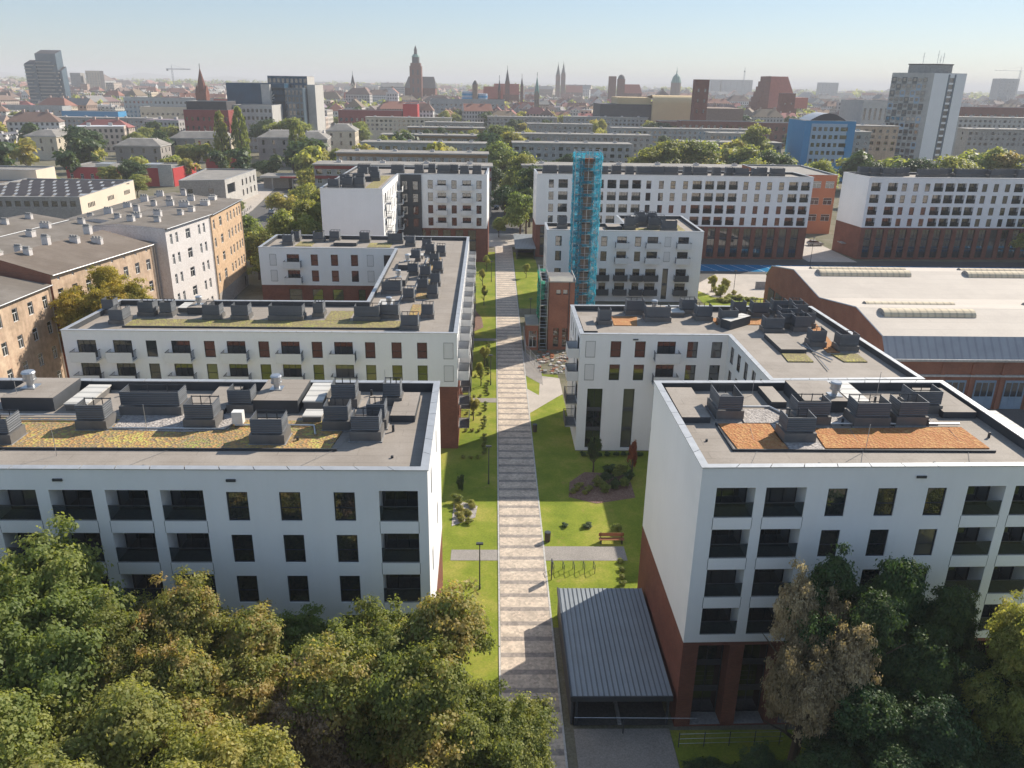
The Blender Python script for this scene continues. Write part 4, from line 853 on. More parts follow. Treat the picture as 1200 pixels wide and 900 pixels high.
# young plants along the path
def bush(label, x, y, w, h, mat='leaf_g', name='shrub', group=None, d=None):
    o = tag(link(name, BUSH[tr.randrange(2)], None, (x, y, h * .42), tr.uniform(0, 6) if d is None else 0, (w / 2, (d or w) / 2, h * .6)), label, 'plant', group)
    o.material_slots[0].link = 'OBJECT'; o.material_slots[0].material = MT[mat]; return o
for y0, y1, x in [(84.5, 91, -.9), (92, 96, -.9), (98, 101, -.9), (103.5, 110, -.7), (112, 119, -.7), (121, 128, -.7)]:
    n = int((y1 - y0) / 1.0)
    for k in range(n): bush('young clipped hedge plant in the row along the pale path', x + tr.uniform(-.12, .12), y0 + .5 + k, .62, .5, 'leaf_g', 'hedge_plant', 'young hedge plants beside the path')
for y in (83.8, 91.5, 97.0, 103.2, 111.2): 
    for k in range(3): bush('low hedge plant dividing the terrace gardens', -3.3 + .85 * k, y, .6, .45, 'leaf_y', 'hedge_plant', 'hedge plants between terrace gardens')
for i in range(9): bush('low yellow-green cushion plant on the gravel bed beside the near block', -3.5 + tr.uniform(0, 1.7), 69.2 + i * .5 + tr.uniform(-.2, .2), .95, .7, 'leaf_y', 'shrub', 'cushion plants on the gravel bed')
bush('slim upright shrub against the near block wall', -3.3, 75.8, .9, 2.2, 'leaf_d'); bush('round green shrub at the corner of the gravel bed', -3.5, 73.2, 1.2, 1.2, 'leaf_g')
for i, (x, y) in enumerate([(12.2, 75.8), (13.4, 76.6), (14.6, 77.2), (12.8, 78.2), (14, 79), (15.2, 78.6), (11.6, 77.2), (13.2, 80.2), (14.8, 80.2)]): bush('leafy shrub in the shaded mulch bed', x, y, 1.4, 1.2, 'leaf_d' if i % 2 else 'leaf_g', 'shrub', 'shrubs in the mulch bed')
for i in range(7): bush('small tufted plant edging the mulch bed', 8.6 + .35 * i, 75.4 + .55 * (i % 4), .8, .5, 'leaf_y', 'shrub', 'tufts edging the mulch bed')
for i in range(8): bush('low hedge plant under the tall glazing of the all-white block', 10.8 + i * .95, 84.6, .9, .6, 'leaf_d', 'hedge_plant', 'hedge under the tall glazing')
bush('dark little tuft on the sunny lawn by the bin', 7.3, 68.6, .8, .4, 'leaf_d'); bush('wider dark tuft on the sunny lawn towards the bench', 9.5, 68.5, 1.1, .45, 'leaf_d'); bush('green shrub beside the bench', 12.2, 67.8, 1.1, 1.0, 'leaf_g')
for k in range(5): bush('pale shrub along the brick wall beside the canopy', 11.9 - .12 * k, 62.2 - 1.15 * k, 0.7, .5, 'leaf_g', 'hedge_plant', 'shrubs beside the ramp canopy')
T('slim columnar dark young tree in the mulch bed', 11.5, 80.5, 4.6, .7, 'leaf_d', bottom=.08); T('slim rust-coloured young tree in the mulch bed', 15.6, 79.0, 4.8, .6, 'leaf_r', bottom=.08)
for i, (x, y, h) in enumerate([(-1.7, 152, 4.2), (-2.2, 168, 3.8), (-1.2, 116, 3.4), (-1.6, 107.5, 3.6), (-2.4, 95, 3.4), (-1.4, 182, 4.2), (7.5, 176, 3.4)]):
    T('thin young tree staked in the lawn beside the path', x, y, h, .8, 'leaf_y', group='young trees along the path', bottom=.3)
for i in range(10): bush('grey-green shrub in the parking court planting', 45 + tr.uniform(0, 6), 158 + tr.uniform(0, 9), 1.4, 1.0, 'leaf_y', 'shrub', 'shrubs by the parking court')
for i, (x, y, h) in enumerate([(46.5, 164.5, 4), (49, 163, 3.6), (47, 159, 3.4)]): T('thin young tree in the parking court planting', x, y, h, 1.1, 'leaf_y', group='young trees by the parking court')
for i in range(14): bush('straw-coloured shrub beside the brick hall gable', 54 + tr.uniform(-4, 4) - 4, 156 + tr.uniform(-3, 3), 1.7, .9, 'leaf_y', 'shrub', 'shrubs beside the hall gable')
# ------------------------------------------------------------------ ramp canopy
def canopy():
    r = thing('ramp_canopy', 'low grey standing seam canopy over the garage ramp against the red brick gable', 'canopy', (8.7, 48, 0))
    o = (8.7, 48, 0)
    b = MB(); b.box(5.5, 42.4, 2.45, 12.3, 54.6, 2.62, 'canopy')
    for k in range(20): x = 5.6 + k * .35; b.box(x, 42.4, 2.622, x + .035, 54.6, 2.68, 'canopy')
    b.box(5.42, 42.3, 2.25, 12.32, 42.395, 2.66, 'dark'); b.box(5.4, 42.4, 2.25, 5.495, 54.7, 2.66, 'dark'); b.build('roof', r, o)
    b = MB(); b.box(5.5, 42.6, .05, 5.62, 54.5, 2.24, 'darkpanel'); b.build('side_wall', r, o)
    b = MB(); b.box(5.5, 54.5, .05, 12.3, 54.6, 2.24, 'darkpanel'); b.build('back_wall', r, o)
    for x in (5.8, 12.0): b = MB(); b.box(x, 42.5, .04, x + .15, 42.65, 2.3, 'dark'); b.build('post', r, o)
    b = MB(); b.face([(5.7, 42.5, .05), (12.2, 42.5, .05), (12.2, 54.4, -.02 + .06), (5.7, 54.4, .04)], 'asphalt'); b.box(8.75, 42.5, .052, 9.0, 54, .2, 'grey'); b.build('ramp_floor', r, o)
    b = MB(); b.bar((5.7, 42.2, 1.0), (14.0, 42.1, 1.0), .02, 'steel'); b.bar((9.0, 41.8, .03), (9.0, 41.8, 1.1), .05, 'dark', 6); b.build('barrier', r, o)
canopy()
# ------------------------------------------------------------------ brick industrial hall
def hall():
    B = Bld('industrial_hall', 'wide brick industrial hall with a pale undulating roof and rows of barrel skylights', 'hall', [(52.6, 100), (150, 102), (150, 151), (52.6, 149.5)])
    prof = [(101.6, 9.85), (110.5, 11.4), (123.6, 9.4), (136, 11.2), (146.9, 9.5), (149.5, 7.2)]
    w = MB(); X0, X1 = 52.6, 150
    w.face([(X0, 149.5, 0), (X0, 100, 0), (X0, 100, 7.2)] + [(X0, y, z) for y, z in prof], 'oldbrick')
    w.face([(X1, 100, 0), (X1, 149.5, 0)] + [(X1, y, z) for y, z in prof[::-1]] + [(X1, 100, 7.2)], 'oldbrick')
    w.face([(X1, 149.5, 0), (X0, 149.5, 0), (X0, 149.5, 7.2), (X1, 149.5, 7.2)], 'oldbrick')
    B.wall = w
    ops = []
    for k in range(16): ops.append((10.5 + 3.9 * k, .1, 2.7, 3.6, .25, 'old'))
    B.facade((X0, 100), (X1, 100), 0, 7.1, 'oldbrick', [])
    for k in range(20):
        x = 61.5 + 4.15 * k; d = MB(); d.box(x, 99.9, .05, x + 2.9, 99.98, 4.2, 'bluedoor')
        for i in range(3): d.box(x + .2 + .88 * i, 99.87, 1.9, x + .92 + .88 * i, 99.9, 3.9, 'glass')
        for i in range(4): d.box(x + .02 + i * .93, 99.86, .05, x + .1 + i * .93, 99.9, 4.2, 'bluedoor')
        B.add('garage_door', d)
        p = MB(); p.box(x - .85, 99.8, 0, x - .35, 99.99, 6.6, 'oldbrick'); B.add('pilaster', p)
    c = MB(); c.box(X0, 99.7, 4.75, X1, 99.99, 5.0, 'greylt'); c.box(X0, 99.5, 6.95, X1, 100.2, 7.2, 'greylt'); B.add('cornice', c)
    r = MB()
    for (ya, za), (yb, zb) in zip(prof[:-1], prof[1:]):
        r.face([(X0 - .1, ya, za + .05), (X1, ya, za + .05), (X1, yb, zb + .05), (X0 - .1, yb, zb + .05)], 'hallroof')
    B.add('roof', r)
    r = MB(); r.face([(X0 - .1, 99.6, 7.35), (X1, 99.6, 7.35), (X1, 101.6, 9.9), (X0 - .1, 101.6, 9.9)], 'hallgrey'); r.box(X0 - .1, 99.25, 7.2, X1, 99.6, 7.36, 'greylt'); B.add('eaves_strip', r)
    t = MB()
    for (ya, za), (yb, zb) in zip(prof[:-1], prof[1:]): t.bar((X0 - .08, ya, za + .08), (X0 - .08, yb, zb + .08), .09, 'coping')
    B.add('verge_trim', t)
    def zr(y):
        for (ya, za), (yb, zb) in zip(prof[:-1], prof[1:]):
            if ya <= y <= yb: return za + (zb - za) * (y - ya) / (yb - ya)
        return 9
    for y, x0, x1, rad in [(108.6, 55.3, 68.5, 1.25), (108.6, 79.5, 95, 1.25), (108.6, 104, 120, 1.25), (115.3, 56.0, 69.5, .8), (115.3, 80.5, 97, .8), (115.3, 106, 122, .8),
                           (134.4, 56.2, 72, 1.25), (134.4, 82, 102, 1.25), (134.4, 110, 130, 1.25), (139.8, 57, 74, .8), (139.8, 84, 104, .8), (139.8, 112, 132, .8)]:
        s = MB(); z = zr(y) - .15; n = 9
        for k in range(n):
            a, c2 = math.pi * k / n, math.pi * (k + 1) / n
            pa, pb = (y - rad * math.cos(a), z + .72 * rad * math.sin(a)), (y - rad * math.cos(c2), z + .72 * rad * math.sin(c2))
            s.face([(x0, *pa), (x1, *pa), (x1, *pb), (x0, *pb)], 'barrel')
        for x in (x0, x1): s.face([(x, y - rad * math.cos(math.pi * k / n), z + .72 * rad * math.sin(math.pi * k / n)) for k in range(n + 1)], 'grey')
        B.add('barrel_skylight', s)
    g = MB()
    for i in range(5): g.box(52.45, 128 + 4 * i, 2.2, 52.58, 131 + 4 * i, 5.4, 'frame')
    B.add('gable_window', g)
    B.finish()
hall()
def shed():
    B = Bld('yard_shed', 'flat shed with a pale ribbed roof in the yard before the blue garage doors', 'shed', rect(57.5, 83.5, 63.5, 91.5)); P = B.poly
    for i in range(4): a, b2 = B.side(i); B.facade(a, b2, 0, 3, 'darkpanel')
    r = MB(); r.box(57.3, 83.3, 3.01, 63.7, 91.7, 3.2, 'poly'); B.add('roof', r); B.finish()
shed()
# ------------------------------------------------------------------ scaffold, chimney, brick ruin
def scaffold(label, x0, y0, x1, y1, H, levels, net, nets, name='scaffolding'):
    r = thing(name, label, 'scaffold', ((x0 + x1) / 2, (y0 + y1) / 2, 0)); o = tuple(r.location)
    b = MB()
    xs = [x0, x0 + 1.1, (x0 + x1) / 2, x1 - 1.1, x1] if x1 - x0 > 3 else [x0, x1]; ys = [y0, y0 + 1.0, y1 - 1.0, y1] if y1 - y0 > 3 else [y0, y1]
    for x in xs:
        for y in (ys[0], ys[-1]): b.bar((x, y, 0), (x, y, H + 1.2), .05, 'steel', 5)
    for y in ys[1:-1]:
        for x in (xs[0], xs[-1]): b.bar((x, y, 0), (x, y, H + 1.2), .05, 'steel', 5)
    for k in range(levels + 1):
        z = H * k / levels
        for dz in (0.02, .55, 1.1):
            for y in (ys[0], ys[-1]): b.bar((x0, y, z + dz), (x1, y, z + dz), .035, 'steel', 4)
            for x in (x0, x1): b.bar((x, y0, z + dz), (x, y1, z + dz), .035, 'steel', 4)
        if k < levels and x1 - x0 > 3:
            z2 = H * (k + 1) / levels
            for y in (y0, y1): b.bar((x0, y, z), (x0 + 1.1, y, z2), .03, 'steel', 4); b.bar((x1, y, z), (x1 - 1.1, y, z2), .03, 'steel', 4)
    b.build('frame', r, o)
    for k in range(1, levels + 1):
        z = H * k / levels; d = MB()
        d.box(x0 + .05, y0 + .05, z - .06, x1 - .05, min(y0 + .9, y1), z, 'wood' if name == '' else 'grey')
        if y1 - y0 > 3: d.box(x0 + .05, y1 - .9, z - .06, x1 - .05, y1 - .05, z, 'grey'); d.box(x0 + .05, y0 + .91, z - .06, x0 + .9, y1 - .91, z, 'grey'); d.box(x1 - .9, y0 + .91, z - .06, x1 - .05, y1 - .91, z, 'grey')
        d.build('deck', r, o)
    for pts in nets:
        n = MB(); (xa, ya), (xb, yb), za, zb = pts; nx = max(2, int(math.hypot(xb - xa, yb - ya) / .45)); nz = max(3, int((zb - za) / .8)); L = math.hypot(xb - xa, yb - ya); ux, uy = (yb - ya) / L, -(xb - xa) / L
        w = lambda i, k: .09 * math.sin(i * 2.1 + k * 1.3) + .07 * math.sin(i * .9 - k * 2.3)
        G = [[(xa + (xb - xa) * i / nx + ux * (w(i, k) + .12), ya + (yb - ya) * i / nx + uy * (w(i, k) + .12), za + (zb - za) * k / nz) for k in range(nz + 1)] for i in range(nx + 1)]
        for i in range(nx):
            for k in range(nz): n.face([G[i][k], G[i + 1][k], G[i + 1][k + 1], G[i][k + 1]], net)
        n.build('net', r, o)
    return r
sx0, sy0, sx1, sy1, SH = 14.4, 143.4, 18.9, 147.6, 29
bands = [((sx0, sy0), (sx0 + 1.5, sy0), .5, SH + .8), ((sx1 - 1.5, sy0), (sx1, sy0), .5, SH + .8), ((sx0, sy1), (sx0, sy0), .5, SH + .8), ((sx1, sy0), (sx1, sy1), .5, SH + .8), ((sx1, sy1), (sx0, sy1), .5, SH + .8)]
for k in range(13): bands.append(((sx0 + 1.5, sy0), (sx1 - 1.5, sy0), k * SH / 13 + .1, k * SH / 13 + .55))
scaffold('tall scaffold tower wrapped in torn turquoise netting round an old chimney', sx0, sy0, sx1, sy1, SH, 13, 'netblue', bands)
def chimney():
    r = thing('chimney', 'weathered grey-brown chimney standing inside the turquoise netted scaffold', 'chimney', (16.65, 145.5, 0))
    b = MB(); b.cyl((0, 0), 0, 28.2, 1.55, 1.3, 'core', 20)
    for k in range(9): b.cyl((0, 0), 2.5 + k * 3, 2.62 + k * 3, 1.62 - k * .028, 1.62 - k * .028, 'dark', 20)
    b.build('shaft', r); b = MB(); b.cyl((0, 0), 28.2, 28.8, 1.45, 1.5, 'oldbrick', 20); b.build('crown_ring', r)
chimney()
def ruin():
    B = Bld('brick_tower', 'roofless-looking red brick tower under repair with two small black openings, green net on its flank', 'tower', rect(9.1, 124.6, 13.2, 131.5))
    T = 11.4
    B.facade((9.1, 124.6), (13.2, 124.6), 0, T, 'oldbrick', [(1.5, 9.3, .8, .8, .4, 'recess'), (2.6, 9.3, .8, .8, .4, 'recess'), (1.3, .5, .9, 3.2, .5, 'recess'), (2.7, .5, .8, 3.2, .5, 'recess')])
    for i in (1, 2, 3): a, c = B.side(i); B.facade(a, c, 0, T + (0 if i == 1 else .0), 'oldbrick')
    r = MB(); r.face([(9.1, 124.6, T + .02), (13.2, 124.6, T + .02), (13.2, 127, T + .35), (9.1, 127, T + .35)], 'tin'); r.face([(9.1, 127, T + .35), (13.2, 127, T + .35), (13.2, 131.5, T + .02), (9.1, 131.5, T + .02)], 'sheet'); B.add('roof', r)
    p = MB(); p.box(9.0, 124.5, T - .1, 13.3, 124.59, T + .1, 'tin'); p.box(9.0, 124.6, T - .1, 9.09, 131.5, T + .5, 'oldbrick'); p.box(13.21, 124.6, T - .1, 13.3, 131.5, T + .4, 'greylt'); B.add('parapet', p)
    q = MB(); q.bar((12.3, 124.5, 0), (12.3, 124.5, T), .06, 'dark', 6); B.add('downpipe', q); B.finish()
    scaffold('narrow scaffold with bright green netting on the flank of the red brick tower', 7.7, 124.4, 8.9, 131.8, 11.4, 6, 'netgreen', [((7.7, 131.8), (7.7, 124.4), .4, 11.9), ((7.7, 124.3), (8.35, 124.3), 8.6, 11.7), ((8.9, 131.8), (7.7, 131.8), .4, 11.9)])
    B = Bld('brick_annex', 'low roofless brick annex beside the banded path, in front of the green net', 'building', rect(5.5, 124.2, 7.5, 130))
    B.facade((5.5, 124.2), (7.5, 124.2), 0, 4.2, 'oldbrick', [(1.1, .4, 1.3, 2.9, .4, 'old')])
    for i in (1, 2, 3): a, c = B.side(i); B.facade(a, c, 0, 4.2, 'oldbrick')
    r = MB(); r.box(5.4, 124.1, 4.21, 7.6, 130.1, 4.4, 'tin'); B.add('roof', r); B.finish()
    g = MB(); rr = random.Random(4)
    for k in range(160):
        x, y = rr.uniform(7.2, 14), rr.uniform(113, 123.5); s = rr.uniform(.08, .4); a = rr.uniform(0, 3.1); c, d = math.cos(a) * s, math.sin(a) * s
        g.prism([(x - c, y - d), (x + d, y - c), (x + c, y + d), (x - d, y + c)], 0, s * rr.uniform(.3, .9), rr.choice(['oldbrick', 'grey', 'greylt', 'core', 'wood']))
    o = g.build('rubble'); tag(o, 'scattered bricks, planks and rubble at the foot of the brick tower', 'rubble', None, 'stuff')
    for k, (p, q) in enumerate([((5.35, 131), (5.35, 121)), ((5.35, 121), (7.2, 113.4)), ((7.2, 113.4), (9.6, 112.6)), ((9.6, 112.6), (14, 112.6))]):
        r = thing('site_fence', ['mesh site fence running along the banded path by the brick annex', 'mesh site fence slanting from the path to the lawn', 'short mesh site fence at the grass edge by the rubble', 'mesh site fence before the brick tower and rubble'][k], 'fence', (*p, 0))
        L = math.hypot(q[0] - p[0], q[1] - p[1]); n = max(1, round(L / 2.4)); b = MB(); v = (q[0] - p[0], q[1] - p[1])
        for i in range(n + 1):
            pb = MB(); x, y = v[0] * i / n, v[1] * i / n; pb.bar((x, y, 0), (x, y, 2), .035, 'steel', 5); pb.build('post', r)
        for z in (.15, .7, 1.3, 1.95): b.bar((0, 0, z), (v[0], v[1], z), .018, 'steel', 3)
        for i in range(int(L / .22)): t = i * .22 / L; b.bar((v[0] * t, v[1] * t, .1), (v[0] * t, v[1] * t, 1.95), .008, 'steel', 3)
        b.build('mesh_panel', r)
ruin()
# ------------------------------------------------------------------ old tenements on the left
def stack(B, x, y, z, h=1.2, w=.9, l=1.4, rz=0):
    h, w, l = h * .7, w * .75, l * .8
    k = ('st', h, w, l); m = _cache.get(k)
    if not m:
        b = MB(); b.box(-w / 2, -l / 2, -.6, w / 2, l / 2, h, 'plasterw'); b.box(-w / 2 - .06, -l / 2 - .06, h, w / 2 + .06, l / 2 + .06, h + .1, 'greylt')
        for i in range(3): b.box(-.18, -l / 2 + .1 + i * l / 3, h + .1, .18, -l / 2 + .4 + i * l / 3, h + .4, 'grey')
        m = _cache[k] = b.mesh('chimney')
    B.part('chimney', m, (x, y, z), rz)
def tenement(label, P0, P1, depth, eave, ridge, wallm, roofm, floors, cols, sides=None, stacks=(), fh=3.4, kind='old', attic=False, lower=None):
    P0, P1 = Vector(P0), Vector(P1); U = (P1 - P0).normalized(); N = Vector((U.y, -U.x)); L = (P1 - P0).length
    poly = [tuple(P0), tuple(P1), tuple(P1 - N * depth), tuple(P0 - N * depth)]
    B = Bld('tenement_house', label, 'house', poly)
    ops = []
    for f in range(floors):
        z = eave - 2.9 - f * fh - (1.0 if attic else 0)
        for u, w, k in cols:
            if z > .4: ops.append((u, z, w, 1.75 if w > .6 else 1.1, .16, k))
    if attic:
        for u, w, k in cols: ops.append((u, eave - .95, .5, .5, .16, 'oldw'))
    B.facade(P0, P1, lower or 0, eave, wallm, ops, False)
    if lower: B.facade(P0, P1, 0, lower, 'plasterg', [(L - 1.8, .1, 1.4, 2.3, .3, 'recess')])
    for i in (1, 2, 3):
        a, c = B.side(i); B.facade(a, c, 0, eave, (sides or {}).get(i, wallm))
    mid0, mid1 = P0 - N * depth * .62, P1 - N * depth * .62; bk0, bk1 = P0 - N * depth, P1 - N * depth
    r = MB(); e0, e1 = P0 + N * .35, P1 + N * .35
    r.face([(*e0, eave - .02), (*e1, eave - .02), (*mid1, ridge), (*mid0, ridge)], roofm); r.face([(*mid0, ridge), (*mid1, ridge), (*bk1, eave + .1), (*bk0, eave + .1)], roofm)
    r.face([(*e0, eave - .2), (*e1, eave - .2), (*e1, eave - .025), (*e0, eave - .025)], 'steel'); B.add('roof', r)
    for a, m, c, mm in ((P0, mid0, bk0, (sides or {}).get(3, wallm)), (P1, mid1, bk1, (sides or {}).get(1, wallm))):
        g = MB(); g.face([(*a, eave), (*m, ridge - .02), (*c, eave + .05)], mm); B.add('gable', g)
    gt = MB(); gt.bar((*(P0 + N * .4), eave - .08), (*(P1 + N * .4), eave - .08), .09, 'steel', 6); gt.bar((*(P1 + N * .1 - U * .3), 0), (*(P1 + N * .1 - U * .3), eave), .06, 'steel', 6); B.add('gutter', gt)
    for (t, dd, h, w, l) in stacks:
        q = P0 + U * (L * t) - N * (depth * dd); zz = eave + (ridge - eave) * (dd / .62 if dd < .62 else (1 - dd) / .38); stack(B, q.x, q.y, zz, h, w, l, math.atan2(U.y, U.x))
    B.finish(); return B
oc = lambda L, n, w=1.05: [(L * (k + .5) / n, w, 'old') for k in range(n)]
tenement('worn ochre tenement with white windows, lower grey roof, partly in tree shadow', (-62.0, 68), (-59.4, 105.8), 12, 14.8, 16, 'plaster', 'tard', 4, oc(37.9, 12), {1: 'oldbrick'}, [(.7, .4, 1.2, .9, 1.6), (.9, .5, 1.2, .9, 1.6), (.5, .55, 1.1, .9, 1.4)], 3.5)
tenement('tenement with a large brown tar roof, brick firewall and peeling ochre front', (-59.3, 106.2), (-54.7, 128.4), 13.5, 16.0, 17.9, 'plaster', 'tar', 4, oc(22.6, 8), {3: 'oldbrick'}, [(.2, .5, 1.1, .9, 1.2), (.45, .62, 1.5, .9, 1.3), (.62, .5, 1.0, .9, 1.7), (.72, .35, 1.0, .8, 2.0), (.3, .75, 1.1, .9, 1.3), (.1, .7, 1, .9, 1.3), (.85, .62, 1.5, .9, 1.4)], 3.5, attic=True)
tenement('recessed shabby corner house squeezed beside the white tenement', (-56.2, 128.5), (-55.3, 131.0), 12, 15.8, 16.4, 'plasterg', 'tar', 4, [(1.2, 1.0, 'old')], {}, [], 3.5)
tenement('plain white rendered tenement with paired small windows', (-53.4, 131.2), (-51.3, 146.6), 12.5, 18, 18.5, 'plasterw', 'tard', 5, [(1.6, .75, 'old'), (3.4, .75, 'old'), (7.2, 1.5, 'old'), (11.2, .75, 'old'), (13.0, .75, 'old')], {3: 'plasterw'}, [(.3, .3, .9, .8, 1.2), (.6, .5, 1.2, .9, 1.6), (.8, .3, .9, .9, 1.1), (.2, .6, 1, .9, 1.4), (.45, .7, .9, .9, 1.8)], 3.35)
tenement('orange plastered tenement with white-rimmed windows at the street end', (-51.2, 146.8), (-51.9, 167.2), 13, 17.9, 18.4, 'plaster2', 'tard', 4, [(1.4, 1.0, 'old'), (5.6, 1.5, 'old'), (10.4, .9, 'old'), (12.6, .9, 'old'), (15.0, .9, 'old'), (17.2, .9, 'old'), (19, .9, 'old')], {}, [(.1, .3, 1, 1.6, 1.2), (.3, .5, 1.3, .9, 2.2), (.5, .3, 1.1, 2, 1.8), (.7, .6, 1.2, .9, 1.6), (.85, .35, .9, 2.2, 1.6), (.4, .75, 1.2, .9, 1.6)], 3.3, lower=3.2)
tenement('grey-roofed rear tenement behind the brown roof', (-75.5, 118), (-70, 150), 11, 15.2, 16.2, 'plasterg', 'tard', 3, oc(32, 8), {}, [(.1, .4, 1, .9, 1.4), (.3, .6, 1, .9, 1.4), (.5, .4, 1.2, 1.4, 1.4), (.7, .6, 1, .9, 2.2), (.9, .4, 1.1, .9, 1.4)])
tenement('long rear tenement roof crowded with white chimneys', (-66.2, 150), (-66, 188), 12, 15.5, 16.4, 'plasterw', 'tard', 3, oc(38, 10), {}, [(.06 + .11 * k, .35 + .3 * (k % 2), 1 + .3 * (k % 3), .9, 1.3 + .5 * (k % 2)) for k in range(9)])
tenement('back-lot tenement with antenna-studded grey roof beyond the brown roof', (-90, 120), (-84, 160), 12, 14.5, 15.5, 'plasterg', 'tard', 3, oc(40, 10), {}, [(.1 + .16 * k, .4, 1.1, .9, 1.5) for k in range(6)])
tenement('low rear tenement with light roof between warehouse and chimneys', (-78, 166), (-76, 205), 13, 12.5, 13.4, 'cream', 'tard', 3, oc(39, 10), {}, [(.1 + .2 * k, .5, 1., .9, 1.5) for k in range(5)])
def simple(name, label, cat, poly, T, wallm, roofm='tarl', wins=None, par=.4, group=None, cope='coping', extra=None, mats=None, inner='grey'):
    """flat-roofed building: wins maps side -> openings"""
    B = Bld(name, label, cat, poly, group)
    for i in range(len(poly)):
        P, Q = B.side(i); B.facade(P, Q, 0, T, (mats or {}).get(i, wallm), (wins or {}).get(i, ()))
    B.flat_roof(T, par, roofmat=roofm, cope=cope, cw=.35, inner=inner)
    if extra: extra(B)
    B.finish(); return B
def band(L, z, n, w=1.6, h=1.4, kind='win', d=.12, u0=0): return [(u0 + (L - u0) * (k + .5) / n, z, w, h, d, kind) for k in range(n)]
def ex(B):
    s = MB(); 
    for j in range(9):
        for k in range(5): 
            x, y = -147 + j * 3.6, 228 + k * 7; s.face([(x, y, 9.7), (x + 2.7, y, 9.7), (x + 2.7, y + 2.3, 10.5), (x, y + 2.3, 10.5)], 'slate'); s.face([(x, y + 2.9, 9.66), (x + 3.2, y + 2.9, 9.66), (x + 3.2, y + 5.6, 9.66), (x, y + 5.6, 9.66)], 'coping')
    B.add('solar_panels', s)
simple('warehouse', 'long beige warehouse with solar panels on its roof and ribbon windows', 'warehouse', [(-150, 222), (-113.3, 224.4), (-115.7, 265), (-150, 266)], 10, 'beige', 'tarl', {0: band(36, 7.4, 15, 1.5, 1.5) + band(36, 2.6, 15, 1.5, 1.5), 1: [(5 + k, 6.4, .7, 1.3, .12, 'win') for k in range(5)] + [(19 + k, 6.4, .7, 1.3, .12, 'win') for k in range(5)] + [(32 + k, 6.4, .7, 1.3, .12, 'win') for k in range(5)]}, .4, extra=ex, mats={0: 'plasterg'})
simple('warehouse', 'low dark-roofed annex in front of the solar-panel warehouse at the picture edge', 'warehouse', rect(-176, 236, -151, 270), 9, 'plasterg', 'tar', {0: band(25, 5, 8)})
simple('warehouse', 'small beige roof cabin beside the solar-panel warehouse', 'warehouse', rect(-172, 272, -150, 284), 12, 'beige', 'tarl')
def ex(B):
    for x in (-160, -150, -141): lump(B, 'roof_plant', x, 334, x + 6, 340, 6.6, 1.6, 'steel', 'coping')
    b = MB(); b.box(-133.6, 329.6, .1, -128.1, 329.9, 8.6, 'greylt'); B.add('grey_panel', b)
simple('commercial_building', 'bright red flat commercial building with silver roof plant', 'shop building', [(-170, 330), (-127.8, 330), (-126.5, 352), (-170, 352)], 7.2, 'redclad', 'tarl', {0: band(24, 2.6, 6, 1.2, 2, 'oldw')}, extra=ex)
simple('commercial_building', 'small red and blue shop box between the poplars and the red building', 'shop building', rect(-136, 392, -122, 402), 6, 'redclad', 'tarl')
simple('office_building', 'pale grey office with a slanted white front and dark entrance, beside the orange tenement', 'office', [(-104, 272), (-90.2, 276), (-89.5, 311), (-108, 311)], 9.2, 'greylt', 'tarl', {0: band(13, 5, 2), 1: [(6, 4.2, 8, 3.2, .5, 'tall')] + band(34, 5.2, 4, 1.5, 2.2, 'win', .15, 16) + band(34, 1.6, 4, 1.5, 2.2, 'win', .15, 16)}, mats={0: 'plasterg'})
def station():
    r = thing('petrol_station', 'low petrol station canopy with a red edge beside the street', 'station', (-78, 330, 0))
    b = MB(); b.box(-14, -6, 4.6, 12, 6, 5.3, 'greylt', 'tarl'); b.box(-6, -6.2, 4.62, 8, -6.02, 5.28, 'redclad'); b.build('canopy_roof', r)
    for x in (-10, -2, 6, 11): b = MB(); b.box(x, -4, 0, x + .5, -3.5, 4.6, 'greylt'); b.build('column', r)
    b = MB(); b.box(-14, -1, 0, -4, 5.9, 4.55, 'plasterg'); b.build('kiosk', r)
station()
def villa(label, cx, cy, w, d, h, wallm, roofm, rz=0., n=5, roofh=3., name='villa', floors=2, group=None):
    P = [(cx + a * math.cos(rz) - b2 * math.sin(rz), cy + a * math.sin(rz) + b2 * math.cos(rz)) for a, b2 in ((-w / 2, -d / 2), (w / 2, -d / 2), (w / 2, d / 2), (-w / 2, d / 2))]
    B = Bld(name, label, 'house', P, group)
    for i in range(4):
        a, c = B.side(i); L = w if i % 2 == 0 else d; k = n if i % 2 == 0 else max(2, round(n * d / w))
        B.facade(a, c, 0, h, wallm, [(L * (j + .5) / k, h - 3.6 - 4. * f, 1.2, 2.2, .18, 'win') for j in range(k) for f in range(floors)] if i < 2 else ())
    c = MB(); q = inset(P, -.4); c.prism(q, h - .5, h - .05, 'greylt'); B.add('cornice', c)
    r = MB(); e = inset(P, -.3); t = inset(P, min(w, d) * .3)
    for i in range(4): j = (i + 1) % 4; r.face([(*e[i], h), (*e[j], h), (*t[j], h + roofh), (*t[i], h + roofh)], roofm)
    r.face([(*x, h + roofh) for x in t], roofm); B.add('roof', r)
    for k in range(3): stack(B, cx - w * .3 + k * w * .3, cy + d * .1, h + roofh * .6, 1.6, 1., 1.2)
    B.finish(); return B
villa('cream villa with arched-looking tall windows and a hipped grey roof', -232, 446, 17, 26, 12, 'cream', 'tarl', -.1, 3, 2.5)
villa('grey hip-roofed villa behind the second poplar', -108, 425, 20, 18, 14, 'plasterg', 'tarl', .1, 4)
villa('second grey hip-roofed villa, beside the third poplar', -90, 420, 14, 20, 14, 'plasterg', 'tarl', .1, 3)
villa('pale stone villa with balustrade, past the third poplar', -82, 455, 15, 18, 16, 'cream', 'tarl', .05, 3)
villa('long grey villa roof behind the red building', -160, 455, 26, 16, 11, 'plasterg', 'tarl', .1, 5)
